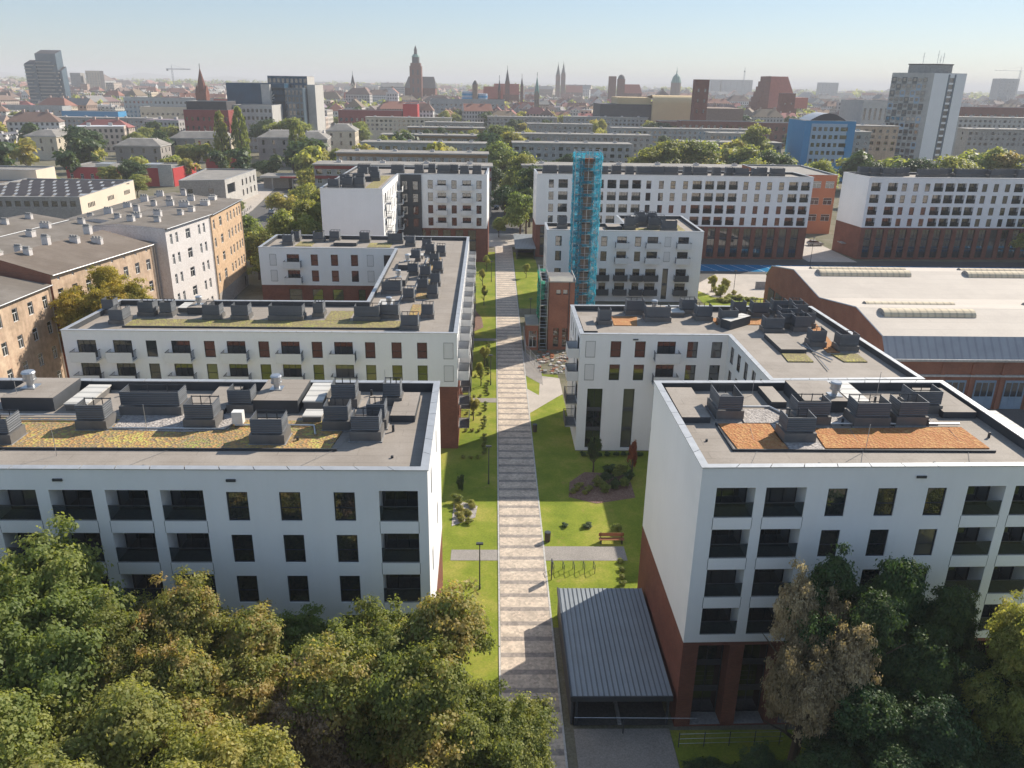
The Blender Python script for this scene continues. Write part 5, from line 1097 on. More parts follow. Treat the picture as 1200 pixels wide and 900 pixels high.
villa('small cream villa with a flat parapet left of the first poplar', -146, 440, 18, 14, 12, 'cream', 'tarl', .1, 4)
villa('low grey house roof beside the big dark tree', -178, 425, 22, 16, 9, 'plasterg', 'tarl', .05, 4)
# ------------------------------------------------------------------ slab blocks beyond
def slab(label, x0, x1, y, T=16., d=11, wallm='panelgrey', bandm=None, seed=0, rows=3, endm=None, name='slab_block', step=3.1):
    rr = random.Random(seed); poly = [(x0, y), (x1, y + (x1 - x0) * .004), (x1 - .3, y + d), (x0, y + d)]
    B = Bld(name, label, 'apartment block', poly); L = x1 - x0; n = int(L / step); rows = min(rows, max(1, 100 // n)); ops = []
    for j in range(rows):
        for k in range(n):
            wide = rr.random() < .35; ops.append((L * (k + .5) / n, T - 2.9 - 2.8 * j, 2.0 if wide else 1.4, 1.5, .12 if not wide else .9, 'oldw' if rr.random() < .6 else 'win'))
    P, Q = B.side(0); B.facade(P, Q, 0, T, wallm, ops)
    for i in (1, 2, 3): P, Q = B.side(i); B.facade(P, Q, 0, T, endm or wallm, [(d * .5, T - 3 - 2.8 * k, 1.2, 1.4, .12, 'win') for k in range(2)] if i == 3 else ())
    if bandm:
        b = MB(); b.box(x0 + .2, y - .16, T - 1.2, x1 - .2, y - .02 + .0, T - .25, bandm); b.box(x0 + .2, y - .16, T - 4.25, x1 - .2, y - .02, T - 3.3, bandm); B.add('parapet_band', b)
    r = MB(); q = inset(poly, -.5); r.prism(q, T, T + .35, 'greylt', 'tarl'); B.add('roof', r)
    for k in range(max(2, int(L / 12))): stack(B, x0 + L * (k + .5) / max(2, int(L / 12)), y + d * .5, T + .35, .9, 2.2, 1.2)
    B.finish(); return B
slab('long flat slab directly behind the stair-panel block, red brown lower band', -57, -.6, 262, 15.8, 11, 'panelgrey', 'redpl', 1)
slab('second long slab behind, with brown balcony bands and pale blue panels', -58, -2.1, 306, 16, 11, 'panelblue', 'panelochre', 2)
slab('third long slab behind, pale with blue balcony strips', -57, -3.2, 360, 16, 11, 'panelblue', None, 3)
slab('fourth long slab behind, brownish facade', -56, -4.4, 414, 16, 11, 'panelgrey', 'panelochre', 4)
slab('fifth long slab behind, dull brown, half hidden by firs', -50, -5.6, 486, 16, 11, 'panelgrey', 'panelochre', 5)
slab('sixth slab behind with a dark roofline', -45, -7, 550, 16, 11, 'panelgrey', None, 6)
slab('seventh low slab with a cream bright block end', -90, -30, 590, 17, 11, 'cream', None, 16)
slab('long flat slab right behind the longest white block', 9.5, 100, 268, 15.8, 11, 'panelgrey', None, 7, 1)
slab('pale blue-grey slab behind the top of the scaffold', 8.5, 61, 366, 16.2, 11, 'panelblue', None, 8)
slab('low long slab with weathered brown roofline behind the pale blue one', 9.6, 83, 438, 16, 11, 'panelgrey', None, 9)
slab('short slab with uneven roof parts, upper row', 22, 64, 540, 16.5, 11, 'panelgrey', None, 10)
slab('blue-grey slab half behind the olive crown', 73, 160, 512, 16, 11, 'panelblue', None, 11)
slab('greenish slab with a chimneyed roof, far row', 54, 118, 640, 17.5, 11, 'panelblue', None, 12)
slab('dark slab next to the greenish one in the far row', -5, 50, 660, 16, 11, 'panelgrey', None, 17)
slab('grey slab with a sunlit end wall behind the willow-pale tree', 92, 140, 400, 15.5, 11, 'panelgrey', None, 13, endm='cream')  # sunlight on the end walls is put into their cream colour
slab('small grey slab with a stepped roof behind the sunlit end wall', 118, 140, 452, 17, 11, 'panelgrey', None, 14)
slab('very long grey panel slab with satellite dishes behind the cream villa', -345, -226, 560, 15.2, 12, 'panelblue', None, 15, 2, 'cream')
slab('grey slab rising beside the checkered tower foot', 262, 312, 455, 21, 11, 'panelgrey', None, 18, 3)
slab('long pale slab behind the grey slab beside the tower', 285, 380, 525, 25, 12, 'greylt', None, 19, 3)
slab('beige worn slab between the blue building and the checkered tower', 176, 197, 402, 24, 11, 'plaster', None, 20, 4)
slab('plain grey gable slab beside the blue building', 161, 176, 385, 22, 12, 'panelgrey', None, 21, 3)
slab('flat olive-roofed annex at the picture edge behind the rear block', 205, 260, 300, 12, 16, 'panelochre', None, 22, 2)
# ------------------------------------------------------------------ landmarks of the city
def bl(name, label, cat, x0, x1, y, T, d, wallm, roofm='tarl', rows=(), n=0, w=1.6, h=1.5, kind='win', side=None, par=.4, extra=None, inner='grey'):
    L = x1 - x0; ops = [(L * (k + .5) / n, z, w, h, .12, kind) for z in rows for k in range(n)]
    return simple(name, label, cat, rect(x0, y, x1, y + d), T, wallm, roofm, {0: ops}, par, extra=extra, mats={3: side or wallm, 1: side or wallm}, inner=inner)
def glass_tower():
    r = thing('residential_tower', 'stepped glass residential tower rising alone at the skyline, with slanted shoulders', 'tower', (-466, 900, 0))
    for nm, x0, x1, y0, y1, z in (('core_block', -9, 12, 0, 14, 66), ('shoulder_block', -21, -9.1, -1, 12, 56), ('shoulder_block', 12.1, 15.5, 1, 12, 50)):
        b = MB(); b.box(x0, y0, 0, x1, y1, z - 4, 'greygl'); b.face([(x0, y0, z - 4), (x1, y0, z - 4), (x1, y1, z), (x0, y1, z)], 'slate'); b.face([(x0, y1, z - 4), (x0, y1, z), (x1, y1, z), (x1, y1, z - 4)], 'greygl'); b.face([(x0, y0, z - 4), (x0, y1, z), (x0, y1, z - 4)], 'greygl'); b.face([(x1, y0, z - 4), (x1, y1, z - 4), (x1, y1, z)], 'greygl')
        w = b.build(nm, r)
    for k in range(15):
        b = MB(); z = 6 + k * 3.4
        for x0, x1, zm in ((-9, 12, 62), (-21.2, -9.2, 51), (12.2, 15.6, 45)):
            if z < zm: b.box(x0 + .3, -2.2, z, x1 - (2 if k % 2 else 5), -.9 if x0 < -9 else -.02, z + 1.0, 'panelgrey')
        b.build('balcony_row', r)
glass_tower()
bl('tower_block', 'first of two pale tower blocks on the horizon near the glass tower, the lower one', 'tower', -737, -719, 1500, 46, 16, 'panelgrey', rows=[40 - 4 * k for k in range(8)], n=4)
bl('tower_block', 'second of two pale tower blocks on the horizon, taller with a cream half', 'tower', -710, -686, 1500, 50, 16, 'cream', rows=[44 - 4 * k for k in range(8)], n=5, side='slate')
def spire(name, label, x, y, base, hb, w, top, wallm, roofm, gab=True, nave=None, cat='church'):
    r = thing(name, label, cat, (x, y, 0)); b = MB(); b.box(-w / 2, -w / 2, 0, w / 2, w / 2, hb, wallm)
    if gab:
        for s in (-1, 1): b.face([(-w / 2, s * w / 2, hb), (w / 2, s * w / 2, hb), (0, s * w / 2, hb + w * .8)], wallm); b.face([(s * w / 2, -w / 2, hb), (s * w / 2, w / 2, hb), (s * w / 2, 0, hb + w * .8)], wallm)
    for k in range(2):
        for s in (-1, 1): b.box(s * w * .2 - w * .07, -w / 2 - .15, hb * (.45 + .25 * k), s * w * .2 + w * .07, -w / 2 - .01, hb * (.58 + .25 * k), 'slate')
    b.build('tower', r); c = MB(); c.cyl((0, 0), hb + .02, top, w * .56, 0.02, roofm, 8); c.bar((0, 0, top - 1), (0, 0, top + 3), .25, 'dark'); c.build('spire', r)
    if nave:
        nx, L, W, h, rh = nave; n = MB(); n.box(nx, w / 2 + .05, 0, nx + L, w / 2 + W, h, wallm); n.build('nave', r); q = MB(); y0, y1, ym = w / 2 - .8, w / 2 + W + .8, w / 2 + W / 2
        q.face([(nx - .5, y0, h), (nx + L + .5, y0, h), (nx + L, ym, h + rh), (nx, ym, h + rh)], 'tile'); q.face([(nx - .5, y1, h), (nx, ym, h + rh), (nx + L, ym, h + rh), (nx + L + .5, y1, h)], 'tile'); q.face([(nx - .5, y0, h), (nx, ym, h + rh), (nx - .5, y1, h)], wallm); q.face([(nx + L + .5, y0, h), (nx + L + .5, y1, h), (nx + L, ym, h + rh)], wallm); q.build('roof', r)
    return r
spire('church', 'red brick church with a pointed brick spire beside the dark glass offices', -239, 700, 0, 30, 8.5, 49, 'brick', 'brick', nave=(5, 24, 14, 16, 9))
def glass_office():
    B = bl('office_building', 'dark blue glass office block with a pale emblem, behind the white punched facade', 'office', -166, -130, 530, 38.6, 30, 'bluegl', 'slate', rows=[34, 30, 26], n=0)
    B = bl('office_building', 'white punched-window office wing standing in front of the dark glass', 'office', -154, -131, 500, 26.6, 24, 'greylt', 'tarl', [22.5 - 4.2 * k for k in range(6)], 9, 1.4, 1.9, 'win')
    bl('office_building', 'pale stone slab end between the brick office and the dark glass', 'office', -171.5, -166.5, 532, 27, 20, 'greylt')
    r = thing('emblem', 'round pale floral emblem made of a ring and petals on the dark glass office', 'emblem', (-140.5, 529.8, 31))
    b = MB()
    for k in range(12):
        a = k * math.pi / 6; b.bar((2.6 * math.cos(a), 0, 2.6 * math.sin(a)), (3.9 * math.cos(a + .3), 0, 3.9 * math.sin(a + .3)), .28, 'acwhite'); b.bar((2.6 * math.cos(a), 0, 2.6 * math.sin(a)), (1.2 * math.cos(a - .3), 0, 1.2 * math.sin(a - .3)), .25, 'acwhite')
    b.build('emblem_bars', r)
    bl('office_building', 'tallest blue glass tower block with a green roof terrace, beside the dark glass office', 'office', -144, -119, 545, 43, 22, 'bluegl', 'slate', [39 - 4 * k for k in range(8)], 9, 1.8, 2.6, 'tall', side='greylt')
    bl('office_building', 'grey-blue gridded glass wing with a pale end pier', 'office', -118.5, -113.5, 541, 38, 26, 'greylt'); bl('office_building', 'grey-blue gridded glass wing of the tall office, in front of it', 'office', -138, -119, 530, 36, 14, 'greygl', 'slate', [32 - 4 * k for k in range(8)], 8, 1.6, 2.8, 'tall')
    bl('office_building', 'pale vertical stone pier building between the glass wings', 'office', -128.5 - 15, -138.2, 526, 38, 12, 'greylt')
    bl('office_building', 'dark red brick office with a stepped grey top floor', 'office', -178, -152.5, 486, 24, 22, 'redpl', 'slate', [18, 13, 8], 8, 1.2, 2)
    bl('office_building', 'grey upper storey block on top of the dark red brick office', 'office', -177, -154, 489, 28.5, 18, 'slate', 'tarl')
glass_office()
def big_church():
    r = thing('church', 'great brick church with a tall square tower and dark helm, dominating the skyline', 'church', (-114, 1250, 0)); b = MB()
    b.box(-8.5, -8.5, 0, 8.5, 8.5, 62, 'brick'); b.box(-7.2, -7.2, 62, 7.2, 7.2, 66, 'brick')
    for k in range(4):
        for s in (-1, 1): b.box(s * 3.6 - 1.2, -8.9, 14 + 12 * k, s * 3.6 + 1.2, -8.52, 21 + 12 * k, 'slate')
    b.build('tower', r); b = MB(); b.cyl((0, 0), 66.02, 74, 5.6, 5.2, 'slate', 8); b.cyl((0, 0), 74, 78, 6, 3.4, 'verd', 8); b.cyl((0, 0), 78, 83, 2.4, 2.2, 'slate', 8); b.cyl((0, 0), 83, 90, 2.6, .1, 'slate', 8); b.build('helm', r)
    b = MB(); b.box(-18, 8.6, 0, -8.6, 50, 32, 'brick'); b.box(-8.5, 8.6, 0, 27, 50, 32, 'brick'); b.build('nave', r)
    b = MB(); b.face([(-19, 8, 31.9), (-4, 30, 48), (-4, 52, 48), (-19, 52, 31.9)], 'slate'); b.face([(-19, 8.3, 32), (28, 8.3, 32), (24, 29, 48), (-14, 29, 48)], 'slate'); b.face([(-19, 50.5, 32), (-14, 29, 48), (24, 29, 48), (28, 50.5, 32)], 'slate'); b.face([(28, 8.3, 32), (28, 50.5, 32), (24, 29, 48)], 'slate'); b.build('roof', r)
big_church()
def round_blue():
    r = thing('round_building', 'round bright blue glass building round a brick stair cylinder among the old roofs', 'building', (-20, 905, 0)); b = MB(); b.cyl((-7, 0), 0, 32, 7, 7, 'bluelt', 20); b.cyl((6, 2), 0, 30, 7, 7, 'bluelt', 20)
    for k in range(3): b.cyl((-7, 0), 20 + 4 * k, 22 + 4 * k, 7.2, 7.2, 'blueclad', 20); b.cyl((6, 2), 18 + 4 * k, 20 + 4 * k, 7.2, 7.2, 'blueclad', 20)
    b.build('glass_drum', r); b = MB(); b.cyl((0, -5), 0, 39, 3, 3, 'core', 14); b.cyl((0, -5), 39, 43, 3.2, .8, 'slate', 14); b.build('stair_cylinder', r)
round_blue()
for i, (x, y) in enumerate(((150, 2000), (163, 2010))): spire('cathedral_tower', ['paler of two needle-spired cathedral towers on the skyline', 'darker and taller of two needle-spired cathedral towers on the skyline'][i], x, y, 0, 56 + 3 * i, 10, 86 + 2 * i, 'brick', 'slate', nave=(8, 40, 16, 22, 16) if i else None)
spire('church', 'slim green-spired tower among the red roofs before the needle spires', 45.5, 900, 0, 30, 5, 49, 'core', 'verd', nave=(-20, 18, 12, 14, 8))
spire('church', 'dark narrow-spired church with a steep roof between the round blue building and green spire', 18, 1150, 0, 40, 6, 60, 'brick', 'slate', nave=(-18, 34, 14, 26, 14)); spire('church', 'tiny pointed turret just beyond the steep-roofed church', 38, 1160, 0, 36, 4, 50, 'brick', 'slate')
spire('church', 'long red-roofed church with a small ridge turret beside the round blue building', 6, 960, 0, 32, 3.2, 46, 'brick', 'slate', nave=(-18, 22, 14, 24, 13))
spire('church', 'small church with a curved dark turret, left of the great church', -190, 1150, 0, 34, 6, 50, 'cream', 'slate', nave=(-14, 24, 12, 16, 10))
def double_tower():
    r = thing('church', 'massive twin-towered brick church with one domed tower, right of the needle spires', 'church', (203, 1400, 0))
    b = MB(); b.box(-13, 0, 0, -1.6, 12, 54, 'brick'); b.build('tower', r); b = MB(); b.box(1.6, 0, 0, 13, 12, 50, 'brick'); b.build('tower', r)
    c = MB(); 
    for k in range(5): a0, a1 = math.pi / 2 * k / 5, math.pi / 2 * (k + 1) / 5; c.cyl((7.3, 6), 50 + 7 * math.sin(a0), 50 + 7 * math.sin(a1), 5.7 * math.cos(a0) + .01, 5.7 * math.cos(a1) + .01, 'slate', 14, k == 4)
    c.build('dome', r); n = MB(); n.box(13.1, 1, 0, 42, 22, 28, 'brick'); n.build('nave', r); q = MB(); q.face([(13, 0, 28), (43, 0, 28), (39, 11, 42), (13, 11, 42)], 'tile'); q.face([(13, 23, 28), (13, 11, 42), (39, 11, 42), (43, 23, 28)], 'tile'); q.face([(43, 0, 28), (43, 23, 28), (39, 11, 42)], 'tile'); q.build('roof', r)
double_tower()
def cinema():
    r = thing('concert_hall', 'dark brown hall with a curved gold-clad roof and front bay behind the slabs', 'hall', (134, 650, 0))
    b = MB(); b.box(-52, 0, 0, -12, 45, 27, 'slate'); b.build('dark_wing', r); b = MB(); b.box(18.1, 0, 0, 60, 45, 25, 'core'); b.build('brick_wing', r)
    b = MB(); b.box(-11.9, -3, 0, 18, 40, 28, 'gold'); n = 8
    for k in range(n):
        a0, a1 = math.pi / 2 * k / n, math.pi / 2 * (k + 1) / n; b.face([(-11.9 - 0, -3 + 6 * (1 - math.cos(a0)), 28 + 6 * math.sin(a0)), (22, -3 + 6 * (1 - math.cos(a0)), 28 + 6 * math.sin(a0)), (22, -3 + 6 * (1 - math.cos(a1)), 28 + 6 * math.sin(a1)), (-11.9, -3 + 6 * (1 - math.cos(a1)), 28 + 6 * math.sin(a1))], 'gold')
    b.face([(-11.9, 3, 34), (22, 3, 34), (22, 44, 31), (-11.9, 44, 31)], 'gold'); b.build('bay', r)
    b = MB(); b.box(-38, 4, 27.02, -12, 40, 32, 'gold'); b.build('upper_roof', r)
cinema()
bl('brick_tower', 'square brick fire tower standing before the domed town buildings', 'tower', 143, 152.5, 600, 45.4, 9, 'brick', 'slate', [37, 30, 23], 2, 1.4, 2.4)
def exg(B): pass
bl('barracks', 'very long dark red brick barracks with rows of arched windows', 'building', 120, 300, 600, 17, 18, 'brick', 'slate', [11.5, 6], 33, 1.8, 2.6)
bl('barracks', 'dark brick wing with a roof lantern below the fire tower', 'building', 126, 176, 560, 19, 14, 'brick', 'slate', [14, 9], 12, 1.8, 2.6)
def red_hall():
    r = thing('market_hall', 'huge steep red-roofed hall with a stepped gable above the old town', 'hall', (300, 900, 0)); b = MB(); b.box(-20, 0, 0, 26, 30, 20, 'brick'); b.face([(-18, -.1, 20.003), (26, -.1, 20.003), (26, 30, 20.003), (-18, 30, 20.003)], 'brick'); b.build('wall', r)
    q = MB(); q.face([(-6, -1, 20), (27, -1, 20), (17, 14, 52), (-6, 14, 52)], 'tile'); q.face([(-6, 31, 20), (-6, 14, 52), (17, 14, 52), (27, 31, 20)], 'tile'); q.face([(27, -1, 20), (27, 31, 20), (17, 14, 52)], 'tile'); q.box(20, 0, 20.02, 37, 28, 31, 'tile'); q.build('roof', r)
    g = MB()
    for k in range(6): g.box(-18 + k * 2, -.5, 20.01 + 0, -16 + k * 2, 29, 26 + k * 5.2, 'brick')
    g.build('stepped_gable', r)
red_hall()
bl('tower_block', 'second small brick tower rising from the red roofs near the blue building', 'tower', 268, 280, 780, 36, 12, 'brick', 'slate', [26], 2)
for i, (a, b_, y, t) in enumerate([(640, 668, 2500, 60), (672, 764, 2500, 60), (930, 980, 2400, 56), (1083, 1124, 1800, 66), (1600, 1640, 3200, 50)]): bl('tower_block', ['narrow hazy block on the horizon by a crane', 'wide hazy blue slab on the horizon before the steep red roof', 'low hazy slab on the horizon past the steep red roof', 'hazy dark tower on the horizon beside cranes', 'faint far tower at the edge of the horizon'][i], 'tower', a, b_, y, t, 30, 'panelblue', rows=[t - 8 - 6 * k for k in range(6)], n=5, w=2.4, h=2)
def dome_tower():
    r = thing('church', 'hazy domed church tower behind the brick fire tower', 'church', (322, 1500, 0)); b = MB(); b.cyl((0, 0), 0, 46, 9, 9, 'core', 12); b.build('tower', r); c = MB(); c.cyl((0, 0), 46.02, 56, 9.4, 6, 'verd', 12); c.cyl((0, 0), 56, 60, 6, 2, 'verd', 12); c.cyl((0, 0), 60, 72, 1.2, .1, 'verd', 8); c.build('dome', r)
dome_tower()
def crane(label, x, y, h, j, rz):
    r = thing('tower_crane', label, 'crane', (x, y, 0), rz); b = MB()
    for s in (-1, 1):
        for t in (-1, 1): b.bar((s, t, 0), (s, t, h), .35, 'steel')
    for k in range(int(h / 4)): b.bar((-1, -1, 4 * k), (1, -1, 4 * k + 4), .2, 'steel')
    b.build('mast', r); c = MB(); c.bar((-j * .3, 0, h), (j, 0, h), .7, 'steel'); c.bar((0, 0, h), (0, 0, h + 7), .5, 'steel'); c.bar((0, 0, h + 7), (j * .7, 0, h + .5), .15, 'steel'); c.box(-j * .3, -1.5, h - 3, -j * .2, 1.5, h - .8, 'grey'); c.build('jib', r)
crane('pale tower crane on the horizon past the two pale tower blocks', -560, 1500, 55, 30, .3); crane('tower crane above the wide hazy slab', 560, 1900, 75, 22, 1.2); crane('tower crane with a long jib beside the hazy dark tower', 1060, 1700, 80, 60, 3.3)
# blue building with its vaulted roof
def blue():
    def ex(B):
        v = MB(); n = 10; pr = [(146 + 17 * k / n, 27 + 3.2 * math.sin(math.pi * k / n)) for k in range(n + 1)]
        for (xa, za), (xb, zb) in zip(pr[:-1], pr[1:]): v.face([(xa, 384, za), (xb, 384, zb), (xb, 399, zb), (xa, 399, za)], 'coping')
        v.face([(x, 384, z) for x, z in pr], 'slate'); B.add('vault_roof', v)
        p = MB(); p.box(145.5, 379.75, 8.5, 162.0, 379.97, 25.8, 'bluelt'); B.add('pale_panel', p)
        for zi in range(5):
            for k in range(6): B.part('window', win_mesh(1.5 if k < 5 else 3.2, 1.7, 'win')[2], (147.0 + 2.6 * k + (.8 if k == 5 else 0), 379.68, 22.6 - 3.5 * zi))
    bl('office_building', 'bright blue clad building with a pale window panel and a vaulted grey roof', 'building', 142.5, 166, 380, 27, 22, 'blueclad', 'tarl', [4.0], 8, 1.6, 1.8, extra=ex)
blue()
def tower():
    cx, cy = 224, 432; P = [(207.5, 441), (224.0, 430), (243, 434), (228, 449)]
    B = Bld('tower_block', 'tall pale tower block with a checkered long face and glazed strip on its blank end', 'tower', P)
    r1 = random.Random(9); P0, P1 = B.side(0); L = (Vector(P1) - Vector(P0)).length; n = 8; ops = []
    B.facade(P0, P1, 0, 48.6, 'greylt', [])
    U = (Vector(P1) - Vector(P0)) / L; N = Vector((U.y, -U.x)); rz = math.atan2(U.y, U.x); k = 0
    pm = {c: None for c in ('bluelt', 'panelgrey', 'towerpanel')}
    for c in pm: b = MB(); b.box(-1.15, -.1, -.3, 1.15, -.01, 2.9, c); pm[c] = b.mesh('spandrel')
    for f in range(14):
        for c in range(7):
            q = Vector(P0) + U * (1.5 + 2.35 * c * (L - 1.6) / 17.6); z = 2.5 + 3.2 * f
            B.part('window', win_mesh(1.5, 1.6, 'res')[2], (*(q + N * .19), z + .9), rz)
            if (c + f) % 2: B.part('spandrel', pm[r1.choice(['towerpanel', 'panelgrey', 'towerpanel', 'bluelt'])], (*q, z), rz)
    P0, P1 = B.side(1); L2 = (Vector(P1) - Vector(P0)).length
    B.facade(P0, P1, 0, 49, 'white', [(L2 * .56, 3 + 3.2 * k2, 2.6, 2.2, .2, 'win') for k2 in range(14)], reveal='greygl')
    for a_, b_ in ((L2 * .44, L2 * .56 - 1.32), (L2 * .56 + 1.32, L2 * .68)):
        g_ = MB(); q0, q1 = Vector(P0) + (Vector(P1) - Vector(P0)) / L2 * a_, Vector(P0) + (Vector(P1) - Vector(P0)) / L2 * b_; n_ = Vector(((Vector(P1) - Vector(P0)).y, -(Vector(P1) - Vector(P0)).x)) / L2 * .06
        g_.prism([tuple(q0 + n_), tuple(q1 + n_), tuple(q1 + n_ * .1), tuple(q0 + n_ * .1)], 2, 48.5, 'greygl'); B.add('stair_glazing', g_)
    for i in (2, 3): a, c = B.side(i); B.facade(a, c, 0, 48.6, 'greylt')
    r = MB(); r.prism(inset(P, .02), 48.6, 49.1, 'greylt', 'tarl'); B.add('roof', r)
    q = inset(P, 3.5); m = MB(); m.prism(q, 49.12, 53, 'panelgrey', 'tarl'); m.prism(inset(P, 3.3), 53, 53.5, 'slate'); B.add('machine_room', m)
    for k, (x, y, h) in enumerate(((222, 440, 59), (229, 439, 60), (231, 440, 57.5), (233, 441, 59))): a = MB(); a.bar((x, y, 53.4), (x, y, h), .12, 'steel'); a.bar((x - .5, y, h - 2), (x + .5, y, h - 2), .1, 'steel'); B.add('antenna', a)
    B.finish()
tower()
bl('school', 'orange school building with grey panels beside the rear bare-gabled block', 'school', 81.5, 101, 238, 17.2, 30, 'orange', 'tarl', [13.4, 8.6, 3.8], 5, 2.6, 2.0, 'oldw')
bl('theatre', 'cream classical hall with a bright flat roof and tall dark windows left of the tower', 'hall', 265, 292, 600, 33, 40, 'greylt', 'coping', [20], 7, 1.6, 8); bl('terrace_building', 'long dark red roofed brick building to the right of the tower', 'building', 395, 520, 700, 28, 20, 'brick', 'tile', [20, 14], 20, 2, 2.6)
bl('apartment_block', 'yellowish old school with rows of windows beneath the brick church', 'building', -250, -215, 600, 21.5, 18, 'cream', 'tarl', [16, 11.5, 7], 10); bl('apartment_block', 'white row of town houses below the red glowing roof', 'building', -330, -240, 760, 24, 16, 'greylt', 'coping', [19, 15, 11, 7], 24, 1.6, 2); bl('commercial_building', 'low blue fronted shop building under the glass tower', 'building', -356, -310, 700, 14, 16, 'blueclad', 'tarl')
bl('commercial_building', 'long low grey commercial row left of the glass tower', 'building', -470, -365, 720, 17, 16, 'panelblue', 'tarl', [12, 8], 20)
bl('terrace_building', 'dark red long roofed building with white windows behind the tram stop', 'building', -118, -70, 640, 20, 16, 'redpl', 'tile', [12, 7], 12, 1.8, 2.4); bl('terrace_building', 'glowing pink-red end house beside the dark red long building', 'house', -69, -58, 640, 25, 16, 'redclad', 'tile')
bl('apartment_block', 'long grey-blue roofline block in the middle distance under the great church', 'building', -60, 10, 800, 26, 14, 'panelblue', 'slate', [20, 16], 16)
# ------------------------------------------------------------------ generic city houses
def city_proto(k, w, d, h, roof, wc, rc):
    V, F, C, MI = [], [], [], []
    def f(pts, c, m): n = len(V); V.extend(pts); F.append(tuple(range(n, n + len(pts)))); C.append(c); MI.append(m)
    P = [(-w / 2, -d / 2), (w / 2, -d / 2), (w / 2, d / 2), (-w / 2, d / 2)]
    for i in range(4): a, b = P[i], P[(i + 1) % 4]; f([(*a, 0), (*b, 0), (*b, h), (*a, h)], wc, 0)
    if roof == 'flat':
        f([(*p, h) for p in P], rc, 1)
        for sx in (-.25, .2): 
            x, y = w * sx, d * .1
            for q in ([(x - 1, y - .8, h), (x + 1, y - .8, h), (x + 1, y - .8, h + 1.6), (x - 1, y - .8, h + 1.6)], [(x + 1, y - .8, h), (x + 1, y + .8, h), (x + 1, y + .8, h + 1.6), (x + 1, y - .8, h + 1.6)], [(x - 1, y - .8, h + 1.6), (x + 1, y - .8, h + 1.6), (x + 1, y + .8, h + 1.6), (x - 1, y + .8, h + 1.6)]): f(q, (.5, .48, .45), 1)
    else:
        rh = d * .42; i0 = w * .22 if roof == 'hip' else 0
        a, b = (-w / 2 + i0, 0, h + rh), (w / 2 - i0, 0, h + rh); o = .5; p = [(-w / 2 - o, -d / 2 - o, h - .3), (w / 2 + o, -d / 2 - o, h - .3), (w / 2 + o, d / 2 + o, h - .3), (-w / 2 - o, d / 2 + o, h - .3)]
        f([p[0], p[1], b, a], rc, 1); f([p[2], p[3], a, b], rc, 1); e = rc if roof == 'hip' else wc; f([p[1], p[2], b], e, 1); f([p[3], p[0], a], e, 1)
        for sx in (-.2, .25): x = w * sx; f([(x - .8, -.7, h + rh * .7), (x + .8, -.7, h + rh * .7), (x + .8, -.7, h + rh + 1.5), (x - .8, -.7, h + rh + 1.5)], (.4, .3, .26), 1); f([(x + .8, -.7, h + rh * .7), (x + .8, .7, h + rh * .7), (x + .8, .7, h + rh + 1.5), (x + .8, -.7, h + rh + 1.5)], (.4, .3, .26), 1); f([(x - .8, -.7, h + rh + 1.5), (x + .8, -.7, h + rh + 1.5), (x + .8, .7, h + rh + 1.5), (x - .8, .7, h + rh + 1.5)], (.3, .25, .22), 1)
    return V, F, C, MI
def city_mesh(name, parts):
    V, F, C, MI = [], [], [], []
    for (v, f, c, m) in parts: n = len(V); V += v; F += [tuple(i + n for i in q) for q in f]; C += c; MI += m
    me = bpy.data.meshes.new(name); me.from_pydata(V, [], F); me.materials.append(MT['citywall']); me.materials.append(MT['cityroof']); me.polygons.foreach_set('material_index', MI)
    a = me.attributes.new('col', 'FLOAT_COLOR', 'FACE'); a.data.foreach_set('color', np.array([(*c, 1) for c in C], np.float32).ravel()); me.update(); return me
RED, GRY, WHT, BRN = (.28, .125, .09), (.20, .195, .19), (.52, .51, .49), (.17, .12, .10)
WC = [(.58, .54, .48), (.60, .50, .38), (.46, .44, .42), (.62, .60, .58), (.42, .30, .24), (.50, .42, .36)]
protos = []
for k in range(18):
    rf, rc = [('gable', RED), ('flat', GRY), ('hip', RED), ('flat', WHT), ('gable', GRY), ('hip', BRN)][k % 6]
    w, d, h = rng.uniform(14, 34), rng.uniform(10, 15), rng.uniform(11, 19)
    protos.append((rf, rc, city_mesh('city_house', [city_proto(k, w, d, h, rf, rng.choice(WC), tuple(v * rng.uniform(.8, 1.2) for v in rc))])))
LBL = {('gable', RED): 'small distant town house with a red tiled gable roof', ('hip', RED): 'small distant town house with a red hipped roof', ('flat', GRY): 'small distant flat-roofed grey town block', ('flat', WHT): 'small distant town block with a bright pale flat roof', ('gable', GRY): 'small distant town house with a grey gable roof', ('hip', BRN): 'small distant town house with a brown hipped roof'}
keep = [(15, 90, 262, 440), (-500, -430, 880, 930), (-255, -205, 590, 740), (-185, -100, 470, 580), (-140, -80, 1230, 1310), (-45, 10, 880, 990), (30, 60, 880, 930), (90, 310, 550, 700), (265, 345, 880, 940), (185, 255, 1380, 1440), (-350, -220, 540, 720), (195, 250, 410, 470), (125, 200, 370, 420), (260, 400, 440, 560), (-130, 0, 440, 680), (15, 170, 420, 680), (-370, -300, 690, 730), (260, 300, 590, 650), (-480, -360, 710, 740), (-335, -235, 750, 780), (390, 525, 690, 730), (-65, 15, 790, 820), (-250, -60, 390, 480)]
def free(x, y): return not any(a - 12 < x < b + 12 and c - 14 < y < d + 10 for a, b, c, d in keep)
placed = []
def spot(y0, y1, k=.66, sep=24):
    for _ in range(60):
        y = math.exp(rng.uniform(math.log(y0), math.log(y1))); x = rng.uniform(-k, k) * y
        if free(x, y) and all((x - a) ** 2 + (y - b) ** 2 > sep ** 2 for a, b in placed): placed.append((x, y)); return x, y
    return None
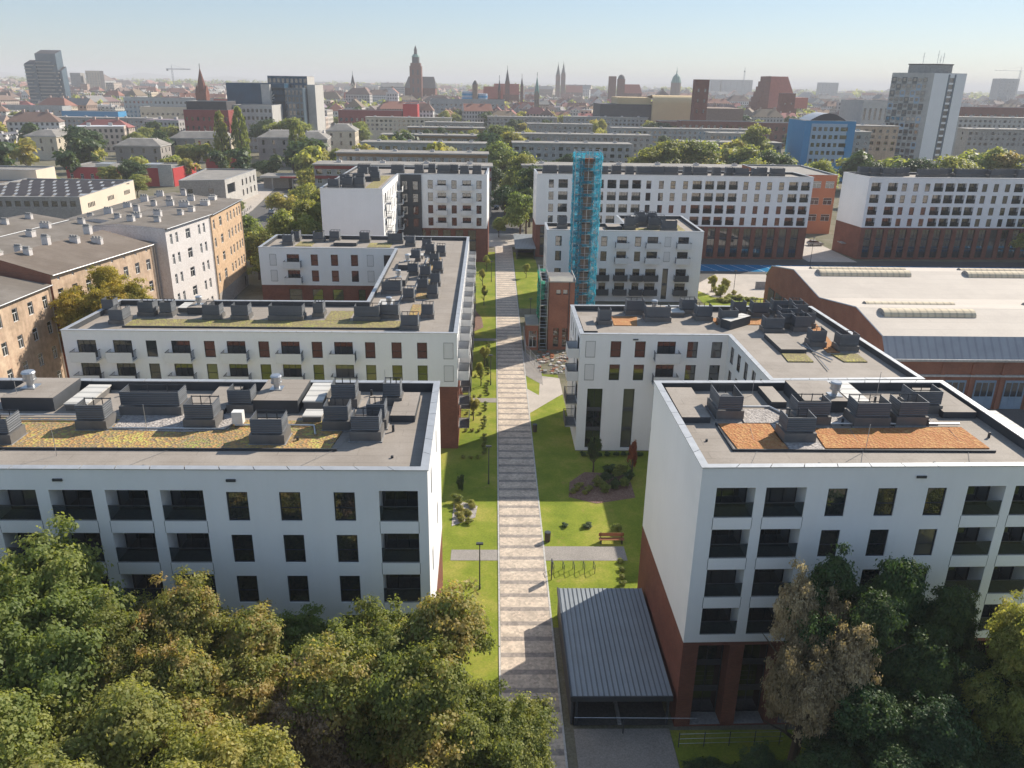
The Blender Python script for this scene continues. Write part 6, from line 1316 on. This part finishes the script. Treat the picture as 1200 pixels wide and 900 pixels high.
for i in range(285):
    s = spot(455, 1250)
    if not s: continue
    rf, rc, me = protos[i % 18]; o = link('town_house', me, None, (s[0], s[1], 0), rng.choice([0, 1.57, .3, -.25, .15, 1.2]) + rng.uniform(-.1, .1), (1, 1, rng.uniform(.8, 1.15)))
    tag(o, LBL[(rf, rc)], 'house', LBL[(rf, rc)].replace('small distant town', 'distant town').replace(' house', ' houses').replace(' block', ' blocks'))
parts = []
for i in range(3600):
    y = math.exp(rng.uniform(math.log(640), math.log(6500))); x = rng.uniform(-.68, .68) * y
    if not free(x, y) or (y < 1300 and any((x - a) ** 2 + (y - b) ** 2 < 500 for a, b in placed)): continue
    placed.append((x, y))
    rf, rc = rng.choice([('gable', RED), ('flat', GRY), ('hip', RED), ('flat', WHT), ('gable', GRY), ('hip', BRN), ('flat', GRY)]); big = 1 + (y > 2200) * rng.uniform(0, 1.4)
    v, f, c, m = city_proto(0, rng.uniform(14, 40) * big, rng.uniform(10, 16) * big, rng.uniform(9, 20) * (1 if rng.random() < .93 else 1.6), rf, rng.choice(WC), rc); a = rng.uniform(-.4, .4) + rng.choice([0, 1.57]); ca, sa = math.cos(a), math.sin(a)
    parts.append(([(x + p * ca - q * sa, y + p * sa + q * ca, z) for p, q, z in v], f, c, m))
o = link('distant_city', city_mesh('distant_city', parts)); tag(o, 'hazy mass of small roofs and blocks reaching to the horizon', 'city', None, 'stuff')
# trees between the town houses
n = 0
for i in range(190):
    s = spot(330, 800, .62, 14)
    if not s: continue
    n += 1; y = s[1]; h = rng.uniform(10, 19)
    r = thing('tree', ['rounded green tree between the distant town roofs', 'yellowish tree between the distant town roofs', 'dark tree between the distant town roofs'][i % 3], 'tree', (s[0], s[1], 0), 0, ['green trees among town roofs', 'yellowish trees among town roofs', 'dark trees among town roofs'][i % 3])
    c = link('crown', FAR[i % 3], r, (0, 0, h * .58), rng.uniform(0, 6), (h * .42, h * .42, h * .44)); c.material_slots[0].link = 'OBJECT'; c.material_slots[0].material = MT[['leaf_g', 'leaf_y', 'leaf_d'][i % 3]]
    link('trunk', TRK[i % 3], r, (0, 0, 0), 0, (h * .7,) * 3)
g = np.random.default_rng(5); nt_ = 2600; yy = np.exp(g.uniform(np.log(900), np.log(7000), nt_)); xx = g.uniform(-.68, .68, nt_) * yy; rr = g.uniform(5, 11, nt_) * (1 + (yy > 2500) * .8)
npl = 44; ci = np.repeat(np.arange(nt_), npl); e = g.normal(size=(nt_ * npl, 3)); e /= np.linalg.norm(e, axis=1)[:, None]; Pp = np.stack([xx, yy, rr * .95], 1)[ci] + e * (rr[ci] * g.uniform(.6, 1.05, nt_ * npl))[:, None]; Pp[:, 2] = np.maximum(Pp[:, 2], .3)
N = g.normal(size=Pp.shape) * .6 + e + np.array([0, 0, .4]); N /= np.linalg.norm(N, axis=1)[:, None]; A = np.cross(N, g.normal(size=Pp.shape)); A /= np.linalg.norm(A, axis=1)[:, None]; Bv = np.cross(N, A); Lf = (rr[ci] * .3)[:, None]
o = link('distant_trees', np_mesh('distant_trees', np.stack([Pp - A * Lf, Pp - Bv * Lf * .7, Pp + A * Lf, Pp + Bv * Lf * .7], 1).reshape(-1, 3), np.arange(len(Pp) * 4).reshape(-1, 4), np.clip(g.normal(.45, .25, nt_)[ci] + g.normal(0, .08, len(Pp)), 0, 1), 'leaf_g')); tag(o, 'far trees scattered through the hazy city', 'trees', None, 'stuff')
# ------------------------------------------------------------------ vehicles and street furniture
def car_meshes(paint):
    k = ('car', paint)
    if k in _cache: return _cache[k]
    b = MB(); sec = [(-2.15, .45, .72), (-2.05, .38, .95), (-1.2, .34, 1.0), (.6, .34, .98), (1.7, .34, .86), (2.15, .42, .66)]
    for (xa, la, ha), (xb, lb, hb) in zip(sec[:-1], sec[1:]):
        for s in (-1, 1): b.face([(xa, s * .88, la), (xb, s * .88, lb), (xb, s * .84, hb), (xa, s * .84, ha)], paint)
        b.face([(xa, -.84, ha), (xb, -.84, hb), (xb, .84, hb), (xa, .84, ha)], paint); b.face([(xa, -.88, la), (xb, -.88, lb), (xb, .88, lb), (xa, .88, la)], 'dark')
    for (x, l, h) in (sec[0], sec[-1]): b.face([(x, -.88, l), (x, .88, l), (x, .84, h), (x, -.84, h)], paint)
    b.face([(-1.25, -.66, 1.44), (.15, -.66, 1.46), (.15, .66, 1.46), (-1.25, .66, 1.44)], paint)
    w = MB(); lo = [(-1.95, .78, 1.0), (.95, .78, .98)]; hi = [(-1.25, .66, 1.43), (.15, .66, 1.45)]
    for s in (-1, 1): w.face([(lo[0][0], s * .8, 1.0), (lo[1][0], s * .8, .97), (hi[1][0], s * .66, 1.45), (hi[0][0], s * .66, 1.43)], 'glass')
    w.face([(.95, -.8, .97), (.95, .8, .97), (.15, .66, 1.45), (.15, -.66, 1.45)], 'glass'); w.face([(-1.95, -.8, 1.0), (-1.25, -.66, 1.43), (-1.25, .66, 1.43), (-1.95, .8, 1.0)], 'glass')
    t = MB(); n = 12
    for s in (0, 1):
        P = [(.32 * math.cos(2 * math.pi * i / n), .2 * s - .1, .32 * math.sin(2 * math.pi * i / n)) for i in range(n)]; t.face(P, 'tyre')
        t.face([(.18 * math.cos(2 * math.pi * i / n), (.2 * s - .1) * 1.06, .18 * math.sin(2 * math.pi * i / n)) for i in range(n)], 'steel')
    for i in range(n): j = (i + 1) % n; c = lambda q: (.32 * math.cos(2 * math.pi * q / n), .32 * math.sin(2 * math.pi * q / n)); t.face([(c(i)[0], -.1, c(i)[1]), (c(j)[0], -.1, c(j)[1]), (c(j)[0], .1, c(j)[1]), (c(i)[0], .1, c(i)[1])], 'tyre')
    _cache[k] = (b.mesh('body'), w.mesh('window'), t.mesh('wheel')); return _cache[k]
def car(label, x, y, rz, paint):
    r = thing('parked_car', label, 'car', (x, y, .03), rz, 'parked cars'); b, w, t = car_meshes(paint); link('body', b, r); link('window', w, r)
    for sx in (-1.35, 1.35):
        for sy in (-.8, .8): link('wheel', t, r, (sx, sy, .32))
for a in [('white car parked at the far end of the banded path', -6.6, 239, .1, 'carw'), ('dark car behind the white one at the far path end', -9.5, 245, .2, 'carb'), ('silver car on the street beside the white one', -2.6, 243, 1.4, 'carg'), ('white van-like car by the shady street tree', 12, 262, .1, 'carw'), ('dark car parked in the narrow street between slabs', 1.2, 280, 1.57, 'carb'), ('silver car parked farther up the narrow street', 5.6, 292, 1.57, 'carg'), ('blue-black car highest up the narrow street', 1.0, 300, 1.57, 'carb'),
          ('long silver car on the service road by the orange school', 89.5, 219, .05, 'carg'), ('white car at the kerb below the bollards', -64, 225, 1.3, 'carw'), ('dark car at the kerb below the bollards', -62, 231, 1.3, 'carb'), ('silver car on the street before the petrol station', -72, 264, 1.65, 'carg'), ('white car in front of the petrol station kiosk', -78, 300, .2, 'carw'), ('dark car in front of the petrol station kiosk', -74, 306, .4, 'carb'), ('red car by the tram stop', -66, 330, .3, 'carr'), ('white car by the tram stop', -58, 336, .3, 'carw'), ('silver car by the tram stop', -62, 345, .3, 'carg')]: car(*a)
def lamp(label, x, y, h=4.5, two=False):
    k = ('lamp', h); 
    if k not in _cache:
        p = MB(); p.cyl((0, 0), 0, .5, .09, .08, 'dark', 8); p.cyl((0, 0), .5, h, .06, .045, 'dark', 8); q = MB(); q.box(-.3, -.14, h, .3, .14, h + .12, 'dark'); q.box(-.25, -.1, h - .02, .25, .1, h - .002, 'acwhite'); _cache[k] = (p.mesh('pole'), q.mesh('lamp_head'))
    r = thing('street_lamp', label, 'lamp', (x, y, 0), 0, 'path lamps'); link('pole', _cache[k][0], r); link('lamp_head', _cache[k][1], r)
for a in [('dark lamp post on the sunny lawn beside the leafy street tree', -.95, 58.2), ('dark lamp post on the shaded lawn beside the path', -.3, 77.5), ('lamp post beside the path near the first cross path', -.2, 108), ('lamp post on the right lawn before the site fence', 6.9, 140), ('lamp post beside the path in the farthest shade', -.3, 172), ('lamp post in the parking court planting', 50.8, 163, 5), ('tall lamp on the service road corner', 78, 192, 7), ('lamp post on the street near the pale office', -68, 246, 7), ('lamp post near the bollards', -73, 238, 7)]: lamp(*a)
def bin_(label, x, y):
    r = thing('litter_bin', label, 'bin', (x, y, 0.02)); b = MB(); b.cyl((0, 0), .05, .95, .27, .3, 'bark', 14); b.build('body', r); c = MB(); c.cyl((0, 0), .96, 1.02, .31, .29, 'dark', 14); c.build('rim', r)
bin_('small brown litter bin at the crossing of path and footpath', 5.4, 65.9); bin_('small dark litter bin on the shaded lawn edge of the path', 5.4, 91.5)
b0 = MB()
for s in (-.35, .35): b0.bar((0, s, 0), (0, s, .85), .03, 'dark', 6)
b0.bar((0, -.35, .85), (0, .35, .85), .03, 'dark', 6); b0.bar((0, -.35, .4), (0, .35, .4), .02, 'dark', 6); rk = b0.mesh('bike_rack')
for k in range(5): tag(link('bike_rack', rk, None, (5.6 + .92 * k, 60.9, 0), .1), 'dark steel hoop bike rack on the lawn edge near the ramp canopy', 'bike rack', 'row of hoop bike racks')
r = thing('info_board', 'narrow grey sign post at the path edge beside the bike racks', 'sign', (5.35, 59.6, 0)); b = MB(); b.bar((0, 0, 0), (0, 0, 2.0), .05, 'dark', 6); b.build('post', r); b = MB(); b.box(-.05, -.3, .7, .05, .3, 2.0, 'darkpanel'); b.build('panel', r)
r = thing('park_bench', 'wooden slatted bench against the brick gable at the end of the footpath', 'bench', (11.5, 65.6, 0.02))
b = MB()
for k in range(4): b.box(-1.2, -.25 + k * .13, .43, 1.2, -.15 + k * .13, .47, 'wood')
b.build('seat', r); b = MB()
for k in range(3): b.box(-1.2, .30, .55 + k * .13, 1.2, .34, .65 + k * .13, 'wood')
b.build('backrest', r)
for s in (-1, 1): b = MB(); b.box(s * 1.0 - .04, -.25, 0, s * 1.0 + .04, .3, .425, 'dark'); b.box(s * 1.0 - .04, .345, 0, s * 1.0 + .04, .39, .95, 'dark'); b.build('leg', r)
def boll():
    b = MB(); b.cyl((0, 0), 0, .9, .1, .09, 'dark', 8); m = b.mesh('bollard')
    for k in range(22): t = k / 21; tag(link('bollard', m, None, (-76.0 + 3.0 * t * 0 - 6 * t, 215 + 60 * t, .03)), 'short dark bollard in the row along the street kerb', 'bollard', 'bollards along the kerb')
boll()
for k, (x0, y0, x1, y1, h) in enumerate([(64, 168, 68, 178, 1.8), (57, 168, 62.5, 168.3, 1.6)]):
    r = thing('ramp_wall', ['slanting concrete ramp wall in the parking court', 'low concrete wall beside the hall gable planting'][k], 'wall', (x0, y0, 0)); b = MB(); d = Vector((x1 - x0, y1 - y0)); u = d.normalized(); n = Vector((-u.y, u.x)) * .15
    b.prism([(n.x, n.y), (-n.x, -n.y), (d.x - n.x, d.y - n.y), (d.x + n.x, d.y + n.y)], 0, h, 'grey', 'greylt'); b.build('wall', r)
r = thing('footbridge_canopy', 'blue-grey sheet canopy over the second garage ramp at the far end of the path', 'canopy', (8.2, 206, 0)); b = MB(); b.box(-2.7, -10, 2.6, 2.4, 10, 2.8, 'canopy'); b.build('roof', r)
for s in (-1, 1): b = MB(); b.box(s * 2.2 - .1, -9.8, 0, s * 2.2 + .1, 9.8, 2.59, 'darkpanel'); b.build('side_wall', r)
for k in range(32): bush('low dark green garden shrub in the shade below the brick pillars', 12.8 + (k % 8) * .95 + tr.uniform(-.2, .2), 38.6 - (k // 8) * 1.6 + tr.uniform(-.3, .3), 1.5, 1.0, 'leaf_d', 'shrub', 'dark garden shrubs')
r = thing('garden_fence', 'thin wire fence in the shade below the brick pillars', 'fence', (12.5, 40.6, 0)); b = MB()
for z in (.3, .7, 1.1): b.bar((0, 0, z), (7, .2, z), .02, 'steel', 4)
b.build('wire_panel', r)
for k in range(5): b = MB(); b.bar((1.7 * k, .05 * k, 0), (1.7 * k, .05 * k, 1.2), .035, 'dark', 5); b.build('post', r)

# ------------------------------------------------------------------ air, light, camera
def haze():
    b = MB(); b.box(-14500, -2100, -1.2, 14500, 14600, 112, 'white'); me = b.mesh('haze'); me.materials.clear()
    m = bpy.data.materials.new('pale air'); m.use_nodes = True; nt = m.node_tree; nt.nodes.clear(); o = nt.nodes.new('ShaderNodeOutputMaterial'); v = nt.nodes.new('ShaderNodeVolumePrincipled')
    v.inputs['Density Attribute'].default_value = ''; v.inputs['Color'].default_value = (.93, .93, .95, 1); v.inputs['Density'].default_value = HAZE; v.inputs['Anisotropy'].default_value = .0; nt.links.new(v.outputs[0], o.inputs['Volume']); me.materials.append(m)
    h = link('haze', me); h['kind'] = 'stuff'; h['label'] = 'pale summer haze softening the far city'; h['category'] = 'haze'
HAZE = .00022
haze()
AZ, EL = math.atan2(.772, .636), R(36.5)
s = Vector((math.sin(AZ) * math.cos(EL), math.cos(AZ) * math.cos(EL), math.sin(EL)))
L = bpy.data.lights.new('sun', 'SUN'); L.energy = 4.8; L.angle = R(.55); L.color = (1, .91, .78)
lo = bpy.data.objects.new('sun', L); COL.objects.link(lo); lo.rotation_euler = s.to_track_quat('Z', 'Y').to_euler(); lo.location = (100, 100, 300)
W = bpy.data.worlds.new('World'); SC.world = W; W.use_nodes = True; nt = W.node_tree; bg = nt.nodes['Background']
sky = nt.nodes.new('ShaderNodeTexSky'); sky.sky_type = 'NISHITA'; sky.sun_disc = False; sky.sun_elevation = EL; sky.sun_rotation = AZ; sky.air_density = 1.0; sky.dust_density = .2; sky.ozone_density = 2.0
nt.links.new(mix(nt, .55, sky.outputs[0], (2.1, 2.85, 4.0)), bg.inputs[0]); bg.inputs[1].default_value = .1
cam = bpy.data.cameras.new('camera'); co = bpy.data.objects.new('camera', cam); COL.objects.link(co); SC.camera = co
cam.sensor_width = 36; cam.lens = 36 * 933 / 1200; cam.clip_start = .5; cam.clip_end = 40000
MM = ((0.99966288, 0.00677617, 0.02506421), (-0.021047, -0.35379001, 0.93508805), (0.01520378, -0.93530033, -0.35352812))
co.matrix_world = Matrix([[MM[i][0], -MM[i][1], -MM[i][2], (0, 0, 41)[i]] for i in range(3)] + [[0, 0, 0, 1]])
SC.view_settings.view_transform = 'Standard'; SC.view_settings.look = 'None'; SC.view_settings.exposure = 0.62; SC.view_settings.gamma = 1
cy = SC.cycles; cy.use_denoising = True; cy.max_bounces = 6; cy.diffuse_bounces = 3; cy.glossy_bounces = 3; cy.transparent_max_bounces = 10; cy.transmission_bounces = 3; cy.volume_bounces = 0
cy.caustics_reflective = False; cy.caustics_refractive = False; cy.use_adaptive_sampling = True; cy.adaptive_threshold = .02; cy.sample_clamp_indirect = 6
